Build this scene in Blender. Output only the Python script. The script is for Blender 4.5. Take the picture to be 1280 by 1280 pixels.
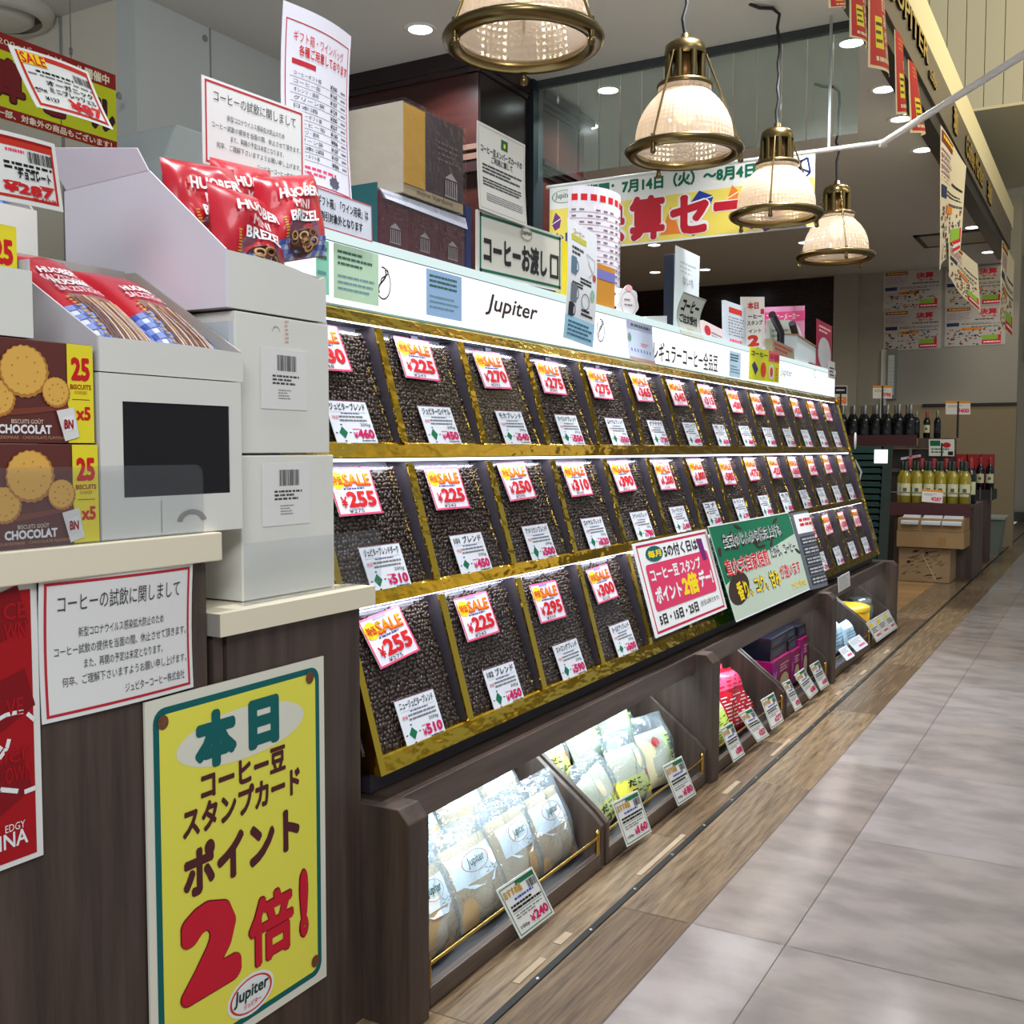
import bpy, bmesh, math, random
from mathutils import Vector, Matrix

for o in list(bpy.data.objects):
    bpy.data.objects.remove(o, do_unlink=True)
SC = bpy.context.scene
COL = SC.collection
# ------------------------------------------------------------------ camera
CAM_H = 0.9
FPX = 1315.7
_y, _p, _r = (math.radians(a) for a in (29.738, -3.452, 0.087))
_f = Vector((math.cos(_p) * math.cos(_y), math.cos(_p) * math.sin(_y), math.sin(_p)))
_rt = Vector((math.sin(_y), -math.cos(_y), 0))
_up = _rt.cross(_f)
RT = _rt * math.cos(_r) + _up * math.sin(_r)
UP = -_rt * math.sin(_r) + _up * math.cos(_r)
FW = _f
EYE = Vector((0, 0, CAM_H))
cd = bpy.data.cameras.new('camera')
cam = bpy.data.objects.new('camera', cd)
COL.objects.link(cam)
cam.matrix_world = Matrix((
    (RT.x, UP.x, -FW.x, EYE.x), (RT.y, UP.y, -FW.y, EYE.y), (RT.z, UP.z, -FW.z, EYE.z), (0, 0, 0, 1)))
cd.sensor_width = 36
cd.lens = FPX / 1280 * 36
cd.clip_start = 0.05
SC.camera = cam
# ------------------------------------------------------------------ world, large lights, exposure
W = bpy.data.worlds.new('world')
SC.world = W
W.use_nodes = True
W.node_tree.nodes['Background'].inputs[0].default_value = (0.80, 0.86, 0.92, 1)
W.node_tree.nodes['Background'].inputs[1].default_value = 0.42
SC.view_settings.view_transform = 'Standard'
SC.view_settings.look = 'None'
SC.view_settings.gamma = 1
SC.view_settings.exposure = 0.0


def area(name, loc, sx, sy, power, color=(1, 1, 1), aim=(0, 0, -1), spread=180):
    l = bpy.data.lights.new(name, 'AREA')
    l.shape = 'RECTANGLE'
    l.size = sx
    l.size_y = sy
    l.energy = power
    l.color = color
    l.spread = math.radians(spread)
    o = bpy.data.objects.new(name, l)
    COL.objects.link(o)
    z = -Vector(aim).normalized()
    x = Vector((1, 0, 0))
    x = (x - z * x.dot(z)).normalized()
    y = z.cross(x)
    o.matrix_world = Matrix(((x.x, y.x, z.x, loc[0]), (x.y, y.y, z.y, loc[1]), (x.z, y.z, z.z, loc[2]), (0, 0, 0, 1)))
    return o


# lit ceiling panels of the shopping passage, and an added fill light behind the viewer
area('passage_ceiling_light', (1.4, -1.0, 3.7), 1.2, 0.6, 16, (0.95, 0.97, 1.0))
area('added_front_fill', (-1.3, -0.9, 2.3), 1.2, 0.7, 38, (0.97, 0.98, 1.0), (1.0, 0.85, -0.42), 150)  # unseen fill added to brighten the counter front and cartons
area('passage_ceiling_light', (4.2, -1.2, 3.9), 1.2, 0.6, 22, (1.0, 0.95, 0.86))
# ceiling lights of the same row as the visible downlights, nearer than the picture shows
for _x in (1.3, 2.2, 3.1, 4.0):
    area('shop_front_downlight', (_x, 0.98, 2.58), 0.12, 0.12, 6 if _x < 2.5 else 12, (0.97, 0.97, 1.0), (0, 0.1, -1), 95)
area('added_upper_fill', (5.6, -1.6, 3.35), 2.6, 0.3, 120, (1.0, 0.86, 0.56), (0.45, 0.75, 0.55), 170)  # unseen warm light added to brighten the fascia and bulkhead


# ------------------------------------------------------------------ geometry of the photograph -> points in the room
def ray(px, py):
    return FW + RT * ((px - 640) / FPX) + UP * ((640 - py) / FPX)


def at(p, x=None, y=None, z=None):
    """The point of the room where the line of sight through photo pixel p meets the plane x=, y= or z=."""
    v = ray(*p)
    if x is not None:
        t = (x - EYE.x) / v.x
    elif y is not None:
        t = (y - EYE.y) / v.y
    else:
        t = (z - EYE.z) / v.z
    return EYE + v * t


# ------------------------------------------------------------------ materials
MATS = {}


def lin(c):
    return tuple((x / 12.92 if x <= 0.04045 else ((x + 0.055) / 1.055) ** 2.4) for x in (v / 255 for v in c))


def mat(name, rgb, rough=0.5, metal=0.0, spec=0.5, coat=0.0, bump=0.0, bscale=200.0, var=0.0, vscale=20.0, stretch=(1, 1, 1), trans=0.0):
    """Procedural Principled material; rgb in 0-255 sRGB."""
    if name in MATS:
        return MATS[name]
    m = bpy.data.materials.new(name)
    m.use_nodes = True
    nt = m.node_tree
    b = nt.nodes['Principled BSDF']
    c = lin(rgb)
    b.inputs['Base Color'].default_value = (*c, 1)
    b.inputs['Roughness'].default_value = rough
    b.inputs['Metallic'].default_value = metal
    b.inputs['Specular IOR Level'].default_value = spec
    b.inputs['Coat Weight'].default_value = coat
    b.inputs['Transmission Weight'].default_value = trans
    if var or bump:
        tc = nt.nodes.new('ShaderNodeTexCoord')
        mp = nt.nodes.new('ShaderNodeMapping')
        mp.inputs['Scale'].default_value = stretch
        nt.links.new(tc.outputs['Object'], mp.inputs['Vector'])
    if var:
        n = nt.nodes.new('ShaderNodeTexNoise')
        n.inputs['Scale'].default_value = vscale
        n.inputs['Detail'].default_value = 5
        nt.links.new(mp.outputs['Vector'], n.inputs['Vector'])
        r = nt.nodes.new('ShaderNodeValToRGB')
        r.color_ramp.elements[0].position = 0.3
        r.color_ramp.elements[1].position = 0.7
        r.color_ramp.elements[0].color = (*[x * (1 - var) for x in c], 1)
        r.color_ramp.elements[1].color = (*[min(1, x * (1 + var)) for x in c], 1)
        nt.links.new(n.outputs['Fac'], r.inputs['Fac'])
        nt.links.new(r.outputs['Color'], b.inputs['Base Color'])
    if bump:
        n2 = nt.nodes.new('ShaderNodeTexNoise')
        n2.inputs['Scale'].default_value = bscale
        n2.inputs['Detail'].default_value = 3
        nt.links.new(mp.outputs['Vector'], n2.inputs['Vector'])
        bp = nt.nodes.new('ShaderNodeBump')
        bp.inputs['Strength'].default_value = bump
        bp.inputs['Distance'].default_value = 0.004
        nt.links.new(n2.outputs['Fac'], bp.inputs['Height'])
        nt.links.new(bp.outputs['Normal'], b.inputs['Normal'])
    MATS[name] = m
    return m


def emit(name, rgb, strength):
    if name in MATS:
        return MATS[name]
    m = bpy.data.materials.new(name)
    m.use_nodes = True
    nt = m.node_tree
    nt.nodes.remove(nt.nodes['Principled BSDF'])
    e = nt.nodes.new('ShaderNodeEmission')
    e.inputs[0].default_value = (*lin(rgb), 1)
    e.inputs[1].default_value = strength
    nt.links.new(e.outputs[0], nt.nodes['Material Output'].inputs[0])
    MATS[name] = m
    return m


def film(name, rgb=(255, 255, 255), gloss=0.08, rough=0.05, diffuse=0.0, ior=1.45, bump=0.0, bscale=60):
    """Thin clear plastic or glass: see-through with Fresnel reflections and an optional milky share."""
    if name in MATS:
        return MATS[name]
    m = bpy.data.materials.new(name)
    m.use_nodes = True
    nt = m.node_tree
    nt.nodes.remove(nt.nodes['Principled BSDF'])
    t = nt.nodes.new('ShaderNodeBsdfTransparent')
    t.inputs[0].default_value = (*lin(rgb), 1)
    g = nt.nodes.new('ShaderNodeBsdfGlossy')
    g.inputs['Roughness'].default_value = rough
    fr = nt.nodes.new('ShaderNodeLayerWeight')
    fr.inputs[0].default_value = 0.5
    pw = nt.nodes.new('ShaderNodeMath')
    pw.operation = 'POWER'
    pw.inputs[1].default_value = 4.5
    nt.links.new(fr.outputs['Facing'], pw.inputs[0])
    mx = nt.nodes.new('ShaderNodeMixShader')
    ad = nt.nodes.new('ShaderNodeMath')
    ad.operation = 'MULTIPLY_ADD'
    ad.inputs[1].default_value = 0.7
    ad.inputs[2].default_value = gloss
    nt.links.new(pw.outputs[0], ad.inputs[0])
    nt.links.new(ad.outputs[0], mx.inputs[0])
    last = t
    if diffuse:
        d = nt.nodes.new('ShaderNodeBsdfDiffuse')
        d.inputs[0].default_value = (*lin(rgb), 1)
        m2 = nt.nodes.new('ShaderNodeMixShader')
        m2.inputs[0].default_value = diffuse
        nt.links.new(t.outputs[0], m2.inputs[1])
        nt.links.new(d.outputs[0], m2.inputs[2])
        last = m2
    nt.links.new(last.outputs[0], mx.inputs[1])
    nt.links.new(g.outputs[0], mx.inputs[2])
    if bump:
        tc = nt.nodes.new('ShaderNodeTexCoord')
        n2 = nt.nodes.new('ShaderNodeTexNoise')
        n2.inputs['Scale'].default_value = bscale
        nt.links.new(tc.outputs['Object'], n2.inputs['Vector'])
        bp = nt.nodes.new('ShaderNodeBump')
        bp.inputs['Strength'].default_value = bump
        bp.inputs['Distance'].default_value = 0.01
        nt.links.new(n2.outputs['Fac'], bp.inputs['Height'])
        nt.links.new(bp.outputs['Normal'], g.inputs['Normal'])
        nt.links.new(bp.outputs['Normal'], fr.inputs['Normal'])
    nt.links.new(mx.outputs[0], nt.nodes['Material Output'].inputs[0])
    MATS[name] = m
    return m


def P(name, rgb):
    """Printing ink / paper colour."""
    return mat('ink_' + name, rgb, rough=0.55, spec=0.3)


def wood(name, c0, c1, scale=(1, 1, 1), rough=0.45, freq=9.0, bump=0.15):
    if name in MATS:
        return MATS[name]
    m = mat(name, c0, rough=rough)
    nt = m.node_tree
    b = nt.nodes['Principled BSDF']
    tc = nt.nodes.new('ShaderNodeTexCoord')
    mp = nt.nodes.new('ShaderNodeMapping')
    mp.inputs['Scale'].default_value = scale
    nt.links.new(tc.outputs['Object'], mp.inputs['Vector'])
    n = nt.nodes.new('ShaderNodeTexNoise')
    n.inputs['Scale'].default_value = freq
    n.inputs['Detail'].default_value = 8
    n.inputs['Roughness'].default_value = 0.65
    nt.links.new(mp.outputs['Vector'], n.inputs['Vector'])
    r = nt.nodes.new('ShaderNodeValToRGB')
    r.color_ramp.elements[0].position = 0.32
    r.color_ramp.elements[1].position = 0.68
    r.color_ramp.elements[0].color = (*lin(c0), 1)
    r.color_ramp.elements[1].color = (*lin(c1), 1)
    nt.links.new(n.outputs['Fac'], r.inputs['Fac'])
    nt.links.new(r.outputs['Color'], b.inputs['Base Color'])
    bp = nt.nodes.new('ShaderNodeBump')
    bp.inputs['Strength'].default_value = bump
    bp.inputs['Distance'].default_value = 0.002
    nt.links.new(n.outputs['Fac'], bp.inputs['Height'])
    nt.links.new(bp.outputs['Normal'], b.inputs['Normal'])
    return m


# ------------------------------------------------------------------ mesh building
class MB:
    def __init__(self):
        self.v, self.f, self.m, self.s, self.mats = [], [], [], [], []

    def mi(self, m):
        if m not in self.mats:
            self.mats.append(m)
        return self.mats.index(m)

    def add(self, verts, faces, m, smooth=False):
        n = len(self.v)
        k = self.mi(m)
        self.v += [tuple(v) for v in verts]
        for f in faces:
            self.f.append(tuple(i + n for i in f))
            self.m.append(k)
            self.s.append(smooth)
        return self

    def quad(self, a, b, c, d, m):
        return self.add([a, b, c, d], [(0, 1, 2, 3)], m)

    def hexa(self, lo, hi, m):
        """lo, hi: four points each, counter-clockwise seen from above."""
        return self.add(list(lo) + list(hi), [(3, 2, 1, 0), (4, 5, 6, 7), (0, 1, 5, 4), (1, 2, 6, 5), (2, 3, 7, 6), (3, 0, 4, 7)], m)

    def box(self, x0, x1, y0, y1, z0, z1, m):
        return self.hexa([(x0, y0, z0), (x1, y0, z0), (x1, y1, z0), (x0, y1, z0)],
                         [(x0, y0, z1), (x1, y0, z1), (x1, y1, z1), (x0, y1, z1)], m)

    def prism_x(self, pts, x0, x1, m):
        """Polygon of (y, z) points extruded along x."""
        n = len(pts)
        vs = [(x0, y, z) for y, z in pts] + [(x1, y, z) for y, z in pts]
        fs = [tuple(range(n)), tuple(range(2 * n - 1, n - 1, -1))]
        fs += [(i, i + n, (i + 1) % n + n, (i + 1) % n) for i in range(n)]
        return self.add(vs, fs, m)

    def prism_y(self, pts, y0, y1, m):
        n = len(pts)
        vs = [(x, y0, z) for x, z in pts] + [(x, y1, z) for x, z in pts]
        fs = [tuple(range(n)), tuple(range(2 * n - 1, n - 1, -1))]
        fs += [(i, i + n, (i + 1) % n + n, (i + 1) % n) for i in range(n)]
        return self.add(vs, fs, m)

    def tube(self, path, r, m, seg=10, caps=True, smooth=True):
        path = [Vector(p) for p in path]
        rr = r if isinstance(r, (list, tuple)) else [r] * len(path)
        vs, fs = [], []
        ref = None
        for i, p in enumerate(path):
            d = (path[min(i + 1, len(path) - 1)] - path[max(i - 1, 0)]).normalized()
            if ref is None:
                ref = Vector((0, 0, 1)) if abs(d.z) < 0.9 else Vector((1, 0, 0))
            a = (ref - d * ref.dot(d)).normalized()
            ref = a
            b = d.cross(a)
            for k in range(seg):
                t = 2 * math.pi * k / seg
                vs.append(p + (a * math.cos(t) + b * math.sin(t)) * rr[i])
        for i in range(len(path) - 1):
            for k in range(seg):
                k2 = (k + 1) % seg
                fs.append((i * seg + k, i * seg + k2, (i + 1) * seg + k2, (i + 1) * seg + k))
        self.add(vs, fs, m, smooth)
        if caps:
            self.add(vs[:seg], [tuple(range(seg - 1, -1, -1))], m)
            self.add(vs[-seg:], [tuple(range(seg))], m)
        return self

    def lathe(self, prof, c, m, seg=32, smooth=True, rib=0.0, a0=0.0):
        vs, fs = [], []
        n = len(prof)
        for k in range(seg):
            t = 2 * math.pi * k / seg + a0
            q = 1 + (rib if k % 2 else 0)
            for r, z in prof:
                vs.append((c[0] + math.cos(t) * r * q, c[1] + math.sin(t) * r * q, c[2] + z))
        for k in range(seg):
            k2 = (k + 1) % seg
            for i in range(n - 1):
                fs.append((k * n + i, k2 * n + i, k2 * n + i + 1, k * n + i + 1))
        return self.add(vs, fs, m, smooth)

    def build(self, name, parent=None, bevel=0.0, solid=0.0):
        me = bpy.data.meshes.new(name)
        me.from_pydata(self.v, [], self.f)
        for m in self.mats:
            me.materials.append(m)
        me.polygons.foreach_set('material_index', self.m)
        me.polygons.foreach_set('use_smooth', self.s)
        me.update()
        o = bpy.data.objects.new(name, me)
        COL.objects.link(o)
        if parent is not None:
            o.parent = parent
            o.matrix_parent_inverse = parent.matrix_world.inverted()
        if solid:
            s = o.modifiers.new('s', 'SOLIDIFY')
            s.thickness = solid
            s.offset = 0
        if bevel:
            b = o.modifiers.new('b', 'BEVEL')
            b.width = bevel
            b.segments = 2
            b.limit_method = 'ANGLE'
        return o


def tag(o, label, cat, group=None, kind=None):
    o['label'] = label
    o['category'] = cat
    if group:
        o['group'] = group
    if kind:
        o['kind'] = kind
    return o


def struct(o, label=None):
    o['kind'] = 'structure'
    if label:
        o['label'] = label
    return o


def thing(name, loc, label, cat, group=None):
    o = bpy.data.objects.new(name, None)
    COL.objects.link(o)
    o.empty_display_size = 0.05
    o.location = loc
    o.matrix_world = Matrix.Translation(Vector(loc))
    return tag(o, label, cat, group)


GL = {}


def glyphs(s, off):
    """Outline of a text run, scaled to the unit square; returns vertices and faces."""
    k = (s, off)
    if k not in GL:
        c = bpy.data.curves.new('t', 'FONT')
        c.body = s
        c.resolution_u = 2
        o = bpy.data.objects.new('t', c)
        me = o.to_mesh()
        bv = [(v.co.x, v.co.y) for v in me.vertices]
        bf = [tuple(p.vertices) for p in me.polygons]
        o.to_mesh_clear()
        # heavier strokes: the outline repeated around a small circle
        n = 1 if off < .012 else (4 if off < .035 else (8 if off < .06 else 28))
        vs, fs = [], []
        for i in range(n):
            a = 2 * math.pi * (i + .5) / n
            q = off if n > 1 else 0
            k0 = len(vs)
            vs += [(x + q * math.cos(a), y + q * math.sin(a), i * (2.2e-5 if n < 12 else 8e-6)) for x, y in bv]
            fs += [tuple(j + k0 for j in f) for f in bf]
        bpy.data.objects.remove(o)
        bpy.data.curves.remove(c)
        x0, x1 = min(v[0] for v in vs), max(v[0] for v in vs)
        y0, y1 = min(v[1] for v in vs), max(v[1] for v in vs)
        GL[k] = ([((x - x0) / (x1 - x0 or 1), 1 - (y - y0) / (y1 - y0 or 1), n_) for x, y, n_ in vs], fs, (x1 - x0) / (y1 - y0 or 1))
    return GL[k]


RND = random.Random(7)


class Card:
    """A printed sheet: parallelogram with corner TL, edges to TR and BL; u to the right, v downwards."""

    def __init__(self, TL, TR, BL, bulge=None, div=1, lift=0.0004):
        self.o = Vector(TL)
        self.eu = Vector(TR) - self.o
        self.ev = Vector(BL) - self.o
        self.n = self.eu.cross(-self.ev).normalized()
        self.b = bulge
        self.div = div
        self.lift = lift
        self.w, self.h = self.eu.length, self.ev.length
        self.mb = MB()

    def p(self, u, v, n=0.0):
        q = self.o + self.eu * u + self.ev * v
        if self.b:
            n = n + self.b(u, v)
        return q + self.n * n

    def uv(self, px):
        d = ray(*px)
        t = (self.o - EYE).dot(self.n) / d.dot(self.n)
        q = EYE + d * t - self.o
        a, b, c = self.eu.dot(self.eu), self.eu.dot(self.ev), self.ev.dot(self.ev)
        e, g = q.dot(self.eu), q.dot(self.ev)
        det = a * c - b * b
        return (e * c - g * b) / det, (g * a - e * b) / det

    def grid(self, u0, v0, u1, v1, m, n, du, dv, flip=False, smooth=False):
        vs, fs = [], []
        for j in range(dv + 1):
            for i in range(du + 1):
                vs.append(self.p(u0 + (u1 - u0) * i / du, v0 + (v1 - v0) * j / dv, n))
        for j in range(dv):
            for i in range(du):
                a = j * (du + 1) + i
                q = (a, a + du + 1, a + du + 2, a + 1)
                fs.append(q[::-1] if flip else q)
        self.mb.add(vs, fs, m, smooth)

    def base(self, m, th=0.0012, edge=None):
        d = self.div
        self.grid(0, 0, 1, 1, m, 0, d, d, smooth=d > 1)
        self.grid(0, 0, 1, 1, edge or m, -th, d, d, flip=True, smooth=d > 1)
        rim = [(i / d, 0) for i in range(d)] + [(1, i / d) for i in range(d)] + [(1 - i / d, 1) for i in range(d)] + [(0, 1 - i / d) for i in range(d)]
        n = len(rim)
        vs = [self.p(u, v) for u, v in rim] + [self.p(u, v, -th) for u, v in rim]
        self.mb.add(vs, [(i, (i + 1) % n, (i + 1) % n + n, i + n) for i in range(n)], edge or m)
        return self

    def rect(self, u0, v0, u1, v1, m, lv=1):
        d = self.div
        self.grid(u0, v0, u1, v1, m, lv * self.lift, max(1, round(d * (u1 - u0) + .4)) if d > 1 else 1, max(1, round(d * (v1 - v0) + .4)) if d > 1 else 1)
        return self

    def frame(self, u0, v0, u1, v1, t, m, lv=1):
        """Outline of thickness t (metres)."""
        a, b = t / self.w, t / self.h
        self.rect(u0, v0, u1, v0 + b, m, lv)
        self.rect(u0, v1 - b, u1, v1, m, lv)
        self.rect(u0, v0 + b, u0 + a, v1 - b, m, lv)
        self.rect(u1 - a, v0 + b, u1, v1 - b, m, lv)
        return self

    def poly(self, pts, m, lv=1):
        self.mb.add([self.p(u, v, lv * self.lift) for u, v in pts], [tuple(range(len(pts)))[::-1]], m)
        return self

    def ell(self, cu, cv, ru, rv, m, lv=1, seg=28, rot=0.0, wob=0.0):
        pts = []
        for k in range(seg):
            t = 2 * math.pi * k / seg
            q = 1 + (wob if k % 2 else 0)
            x, y = math.cos(t) * ru * q, math.sin(t) * rv * q
            pts.append((cu + x * math.cos(rot) - y * math.sin(rot), cv + x * math.sin(rot) + y * math.cos(rot)))
        return self.poly(pts, m, lv)

    def ring(self, cu, cv, ru, rv, t, m, lv=1, seg=28, a0=0.0, a1=6.2832):
        """t: thickness as a share of the radius."""
        vs, fs = [], []
        for k in range(seg + 1):
            a = a0 + (a1 - a0) * k / seg
            for q in (1, 1 - t):
                vs.append(self.p(cu + math.cos(a) * ru * q, cv + math.sin(a) * rv * q, lv * self.lift))
        for k in range(seg):
            fs.append((2 * k + 1, 2 * k + 3, 2 * k + 2, 2 * k))
        self.mb.add(vs, fs, m)
        return self

    def rrect(self, u0, v0, u1, v1, r, m, lv=1):
        """Rounded rectangle, r in metres."""
        a, b = r / self.w, r / self.h
        pts = []
        for cu, cv, s in ((u1 - a, v0 + b, -90), (u1 - a, v1 - b, 0), (u0 + a, v1 - b, 90), (u0 + a, v0 + b, 180)):
            for k in range(6):
                t = math.radians(s + 18 * k)
                pts.append((cu + math.cos(t) * a, cv + math.sin(t) * b))
        return self.poly(pts, m, lv)

    def line(self, pts, w, m, lv=1):
        """Polyline of width w (metres) through (u, v) points."""
        for (a, b), (c, d) in zip(pts[:-1], pts[1:]):
            x, y = (c - a) * self.w, (d - b) * self.h
            L = math.hypot(x, y) or 1
            nx, ny = -y / L * w / 2 / self.w, x / L * w / 2 / self.h
            self.poly([(a + nx, b + ny), (c + nx, d + ny), (c - nx, d - ny), (a - nx, b - ny)], m, lv)
        return self

    def text(self, s, u0, v0, u1, v1, m, lv=2, bold=0.0, slant=0.0):
        if not s:
            return self
        vs, fs, _ = glyphs(s, bold)
        w, h = u1 - u0, v1 - v0
        self.mb.add([self.p(u0 + x * w + slant * (0.5 - y) * h * self.h / self.w, v0 + y * h, lv * self.lift + n_) for x, y, n_ in vs], [f for f in fs], m)
        return self

    def tpx(self, s, a, b, m, lv=2, bold=0.0):
        (u0, v0), (u1, v1) = self.uv(a), self.uv(b)
        return self.text(s, u0, v0, u1, v1, m, lv, bold)

    def fit(self, s, u0, vc, h, m, lv=2, bold=0.0, maxw=1.0, center=False, slant=0.0):
        """Text of height h (share of the sheet) with natural width."""
        _, _, asp = glyphs(s, bold)
        w = min(asp * h * self.h / self.w, maxw)
        a = u0 - w / 2 if center else u0
        return self.text(s, a, vc - h / 2, a + w, vc + h / 2, m, lv, bold, slant)

    def lines(self, u0, v0, u1, v1, n, m, lv=1, fill=0.5, gap=0.12, seed=1):
        """Rows of print too small to read in the photograph."""
        r = random.Random(seed)
        ph = (v1 - v0) / n
        for i in range(n):
            y = v0 + ph * (i + 0.5 - fill / 2)
            x = u0
            end = u1 - (u1 - u0) * r.choice((0, 0, .05, .15, .3))
            while x < end:
                w = (u1 - u0) * r.uniform(.05, .16)
                self.rect(x, y, min(x + w, end), y + ph * fill, m, lv)
                x += w + (u1 - u0) * gap * r.uniform(.1, .4)
        return self

    def barcode(self, u0, v0, u1, v1, m, lv=1, n=22, seed=3):
        r = random.Random(seed)
        x = u0
        st = (u1 - u0) / n
        while x < u1:
            w = st * r.choice((.3, .5, .8))
            self.rect(x, v0, min(x + w, u1), v1, m, lv)
            x += w + st * r.choice((.3, .4, .7))
        return self

    def done(self, name, parent=None):
        return self.mb.build(name, parent)


def card_px(TL, TR, BL, bulge=None, div=1, lift=0.0004, **k):
    return Card(at(TL, **k), at(TR, **k), at(BL, **k), bulge, div, lift)


def card_y(x0, x1, z0, z1, y, **k):
    """Upright sheet parallel to the counter fronts."""
    return Card((x0, y, z1), (x1, y, z1), (x0, y, z0), **k)


def card_x(y0, y1, z0, z1, x, **k):
    """Upright sheet across the room; y0 is its left edge as seen from the aisle."""
    return Card((x, y0, z1), (x, y1, z1), (x, y0, z0), **k)


WHITE = P('white', (236, 238, 238))
PAPER = P('paper', (228, 229, 224))
BLACK = P('black', (22, 20, 22))
GREY = P('grey', (120, 120, 124))
LGREY = P('light_grey', (176, 178, 182))
RED = P('red', (206, 26, 34))
DRED = P('dark_red', (160, 18, 30))
PINK = P('pink', (232, 70, 112))
MAGENTA = P('magenta', (204, 20, 96))
ORANGE = P('orange', (246, 120, 16))
YELLOW = P('yellow', (246, 214, 30))
LEMON = P('lemon', (236, 232, 70))
GREEN = P('green', (12, 110, 74))
TEAL = P('teal', (8, 96, 98))
BLUE = P('blue', (40, 70, 190))
SKY = P('sky', (170, 208, 240))
BROWN = P('brown', (74, 36, 34))
CREAM = P('cream', (240, 232, 205))
LIME = P('lime', (214, 226, 60))
GOLDINK = P('gold_ink', (196, 150, 40))
# ------------------------------------------------------------------ structure: floor
def tile_mat(name, c, var):
    m = mat(name, c, rough=0.16, spec=0.5, var=var, vscale=7, stretch=(1.4, 0.8, 1), bump=0.02, bscale=40)
    nt = m.node_tree
    r = nt.nodes['Color Ramp']
    r.color_ramp.elements[0].position = 0.36
    r.color_ramp.elements[1].position = 0.6
    return m


TILES = [tile_mat('floor_tile_a', (148, 140, 136), 0.17), tile_mat('floor_tile_b', (138, 128, 122), 0.20), tile_mat('floor_tile_c', (154, 147, 145), 0.15)]
GROUT = mat('floor_grout', (112, 104, 98), rough=0.7)
rt = random.Random(5)
mb = MB()
mb.box(-3, 16, -3.5, 0.669, -0.05, -0.0016, GROUT)
T0, TS = 1.862, 0.604
for i in range(-8, 24):
    x0 = T0 + i * TS
    for (y0, y1) in ((0.491, 0.669), (-0.113, 0.491), (-0.717, -0.113), (-1.321, -0.717), (-1.925, -1.321), (-2.529, -1.925)):
        m = TILES[rt.choice((0, 0, 1, 2))]
        g = 0.0008
        mb.quad((x0 + g, y0 + g, 0), (x0 + TS - g, y0 + g, 0), (x0 + TS - g, y1 - g, 0), (x0 + g, y1 - g, 0), m)
struct(mb.build('floor'))
PLANKS = [wood('plank_grey_brown', (82, 66, 50), (146, 124, 98), (1.2, 16, 1), 0.24, 5, 0.3),
          wood('plank_dark_brown', (72, 57, 42), (124, 102, 78), (1.0, 18, 1), 0.24, 5, 0.3),
          wood('plank_light_brown', (92, 74, 54), (156, 132, 100), (1.4, 15, 1), 0.22, 5, 0.3)]
mb = MB()
mb.box(-3, 16, 0.669, 0.93, -0.05, -0.0016, GROUT)
for k in range(-5, 16):
    x0 = 1.862 + 0.906 * k
    mb.quad((x0, 0.6705, 0), (x0 + 0.9045, 0.6705, 0), (x0 + 0.9045, 0.816, 0), (x0, 0.816, 0), PLANKS[(k * 2) % 3])
    mb.quad((x0 + .4, 0.830, 0), (x0 + 1.3045, 0.830, 0), (x0 + 1.3045, 1.02, 0), (x0 + .4, 1.02, 0), PLANKS[(k + 1) % 3])
struct(mb.build('floor_planks'))
mb = MB()
OAK = [wood('oak_board_a', (150, 112, 66), (190, 150, 98), (14, 1, 1), 0.35, 4, 0.1), wood('oak_board_b', (132, 96, 56), (176, 136, 86), (12, 1, 1), 0.35, 4, 0.1)]
for k in range(0, 118):
    x0 = 0.2 + 0.09 * k
    mb.quad((x0, 1.02, 0), (x0 + 0.089, 1.02, 0), (x0 + 0.089, 5.6, 0), (x0, 5.6, 0), OAK[rt.randrange(2)])
struct(mb.build('floor_oak'))
mb = MB()
STRIPM = mat('threshold_metal', (44, 43, 42), rough=0.4, metal=0.6)
mb.box(-3, 14, 0.8165, 0.8295, -0.01, 0.0025, STRIPM)
st = mb.build('trim_1')
struct(st)
mb = MB()
for k in range(26):
    mb.lathe([(0.0, 0.0034), (0.0036, 0.0034), (0.0042, 0.0022)], (0.9 + 0.21 * k, 0.823, 0), mat('screw_steel', (150, 150, 150), rough=0.3, metal=1), 10)
o = mb.build('trim_2')
struct(o)
# flat scraps of beige tape left beside the metal strip
TAPE = mat('old_tape', (150, 130, 104), rough=0.6, var=0.1)
for i, (x0, l, y, w) in enumerate(((1.50, 0.10, 0.842, 0.013), (1.66, 0.05, 0.845, 0.016), (2.02, 0.27, 0.839, 0.012), (2.62, 0.12, 0.85, 0.014), (3.02, 0.2, 0.84, 0.011), (3.9, 0.07, 0.85, 0.014), (4.3, 0.1, 0.845, 0.014), (4.8, 0.1, 0.845, 0.014))):
    m2 = MB()
    m2.box(x0, x0 + l, y, y + w, 0.0002, 0.0012, TAPE)
    tag(m2.build('tape_scrap'), 'beige tape scrap on the floor by the metal strip, %s from the near end' % ('first second third fourth fifth sixth seventh eighth'.split()[i]), 'tape', 'tape scraps on the floor')

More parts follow.
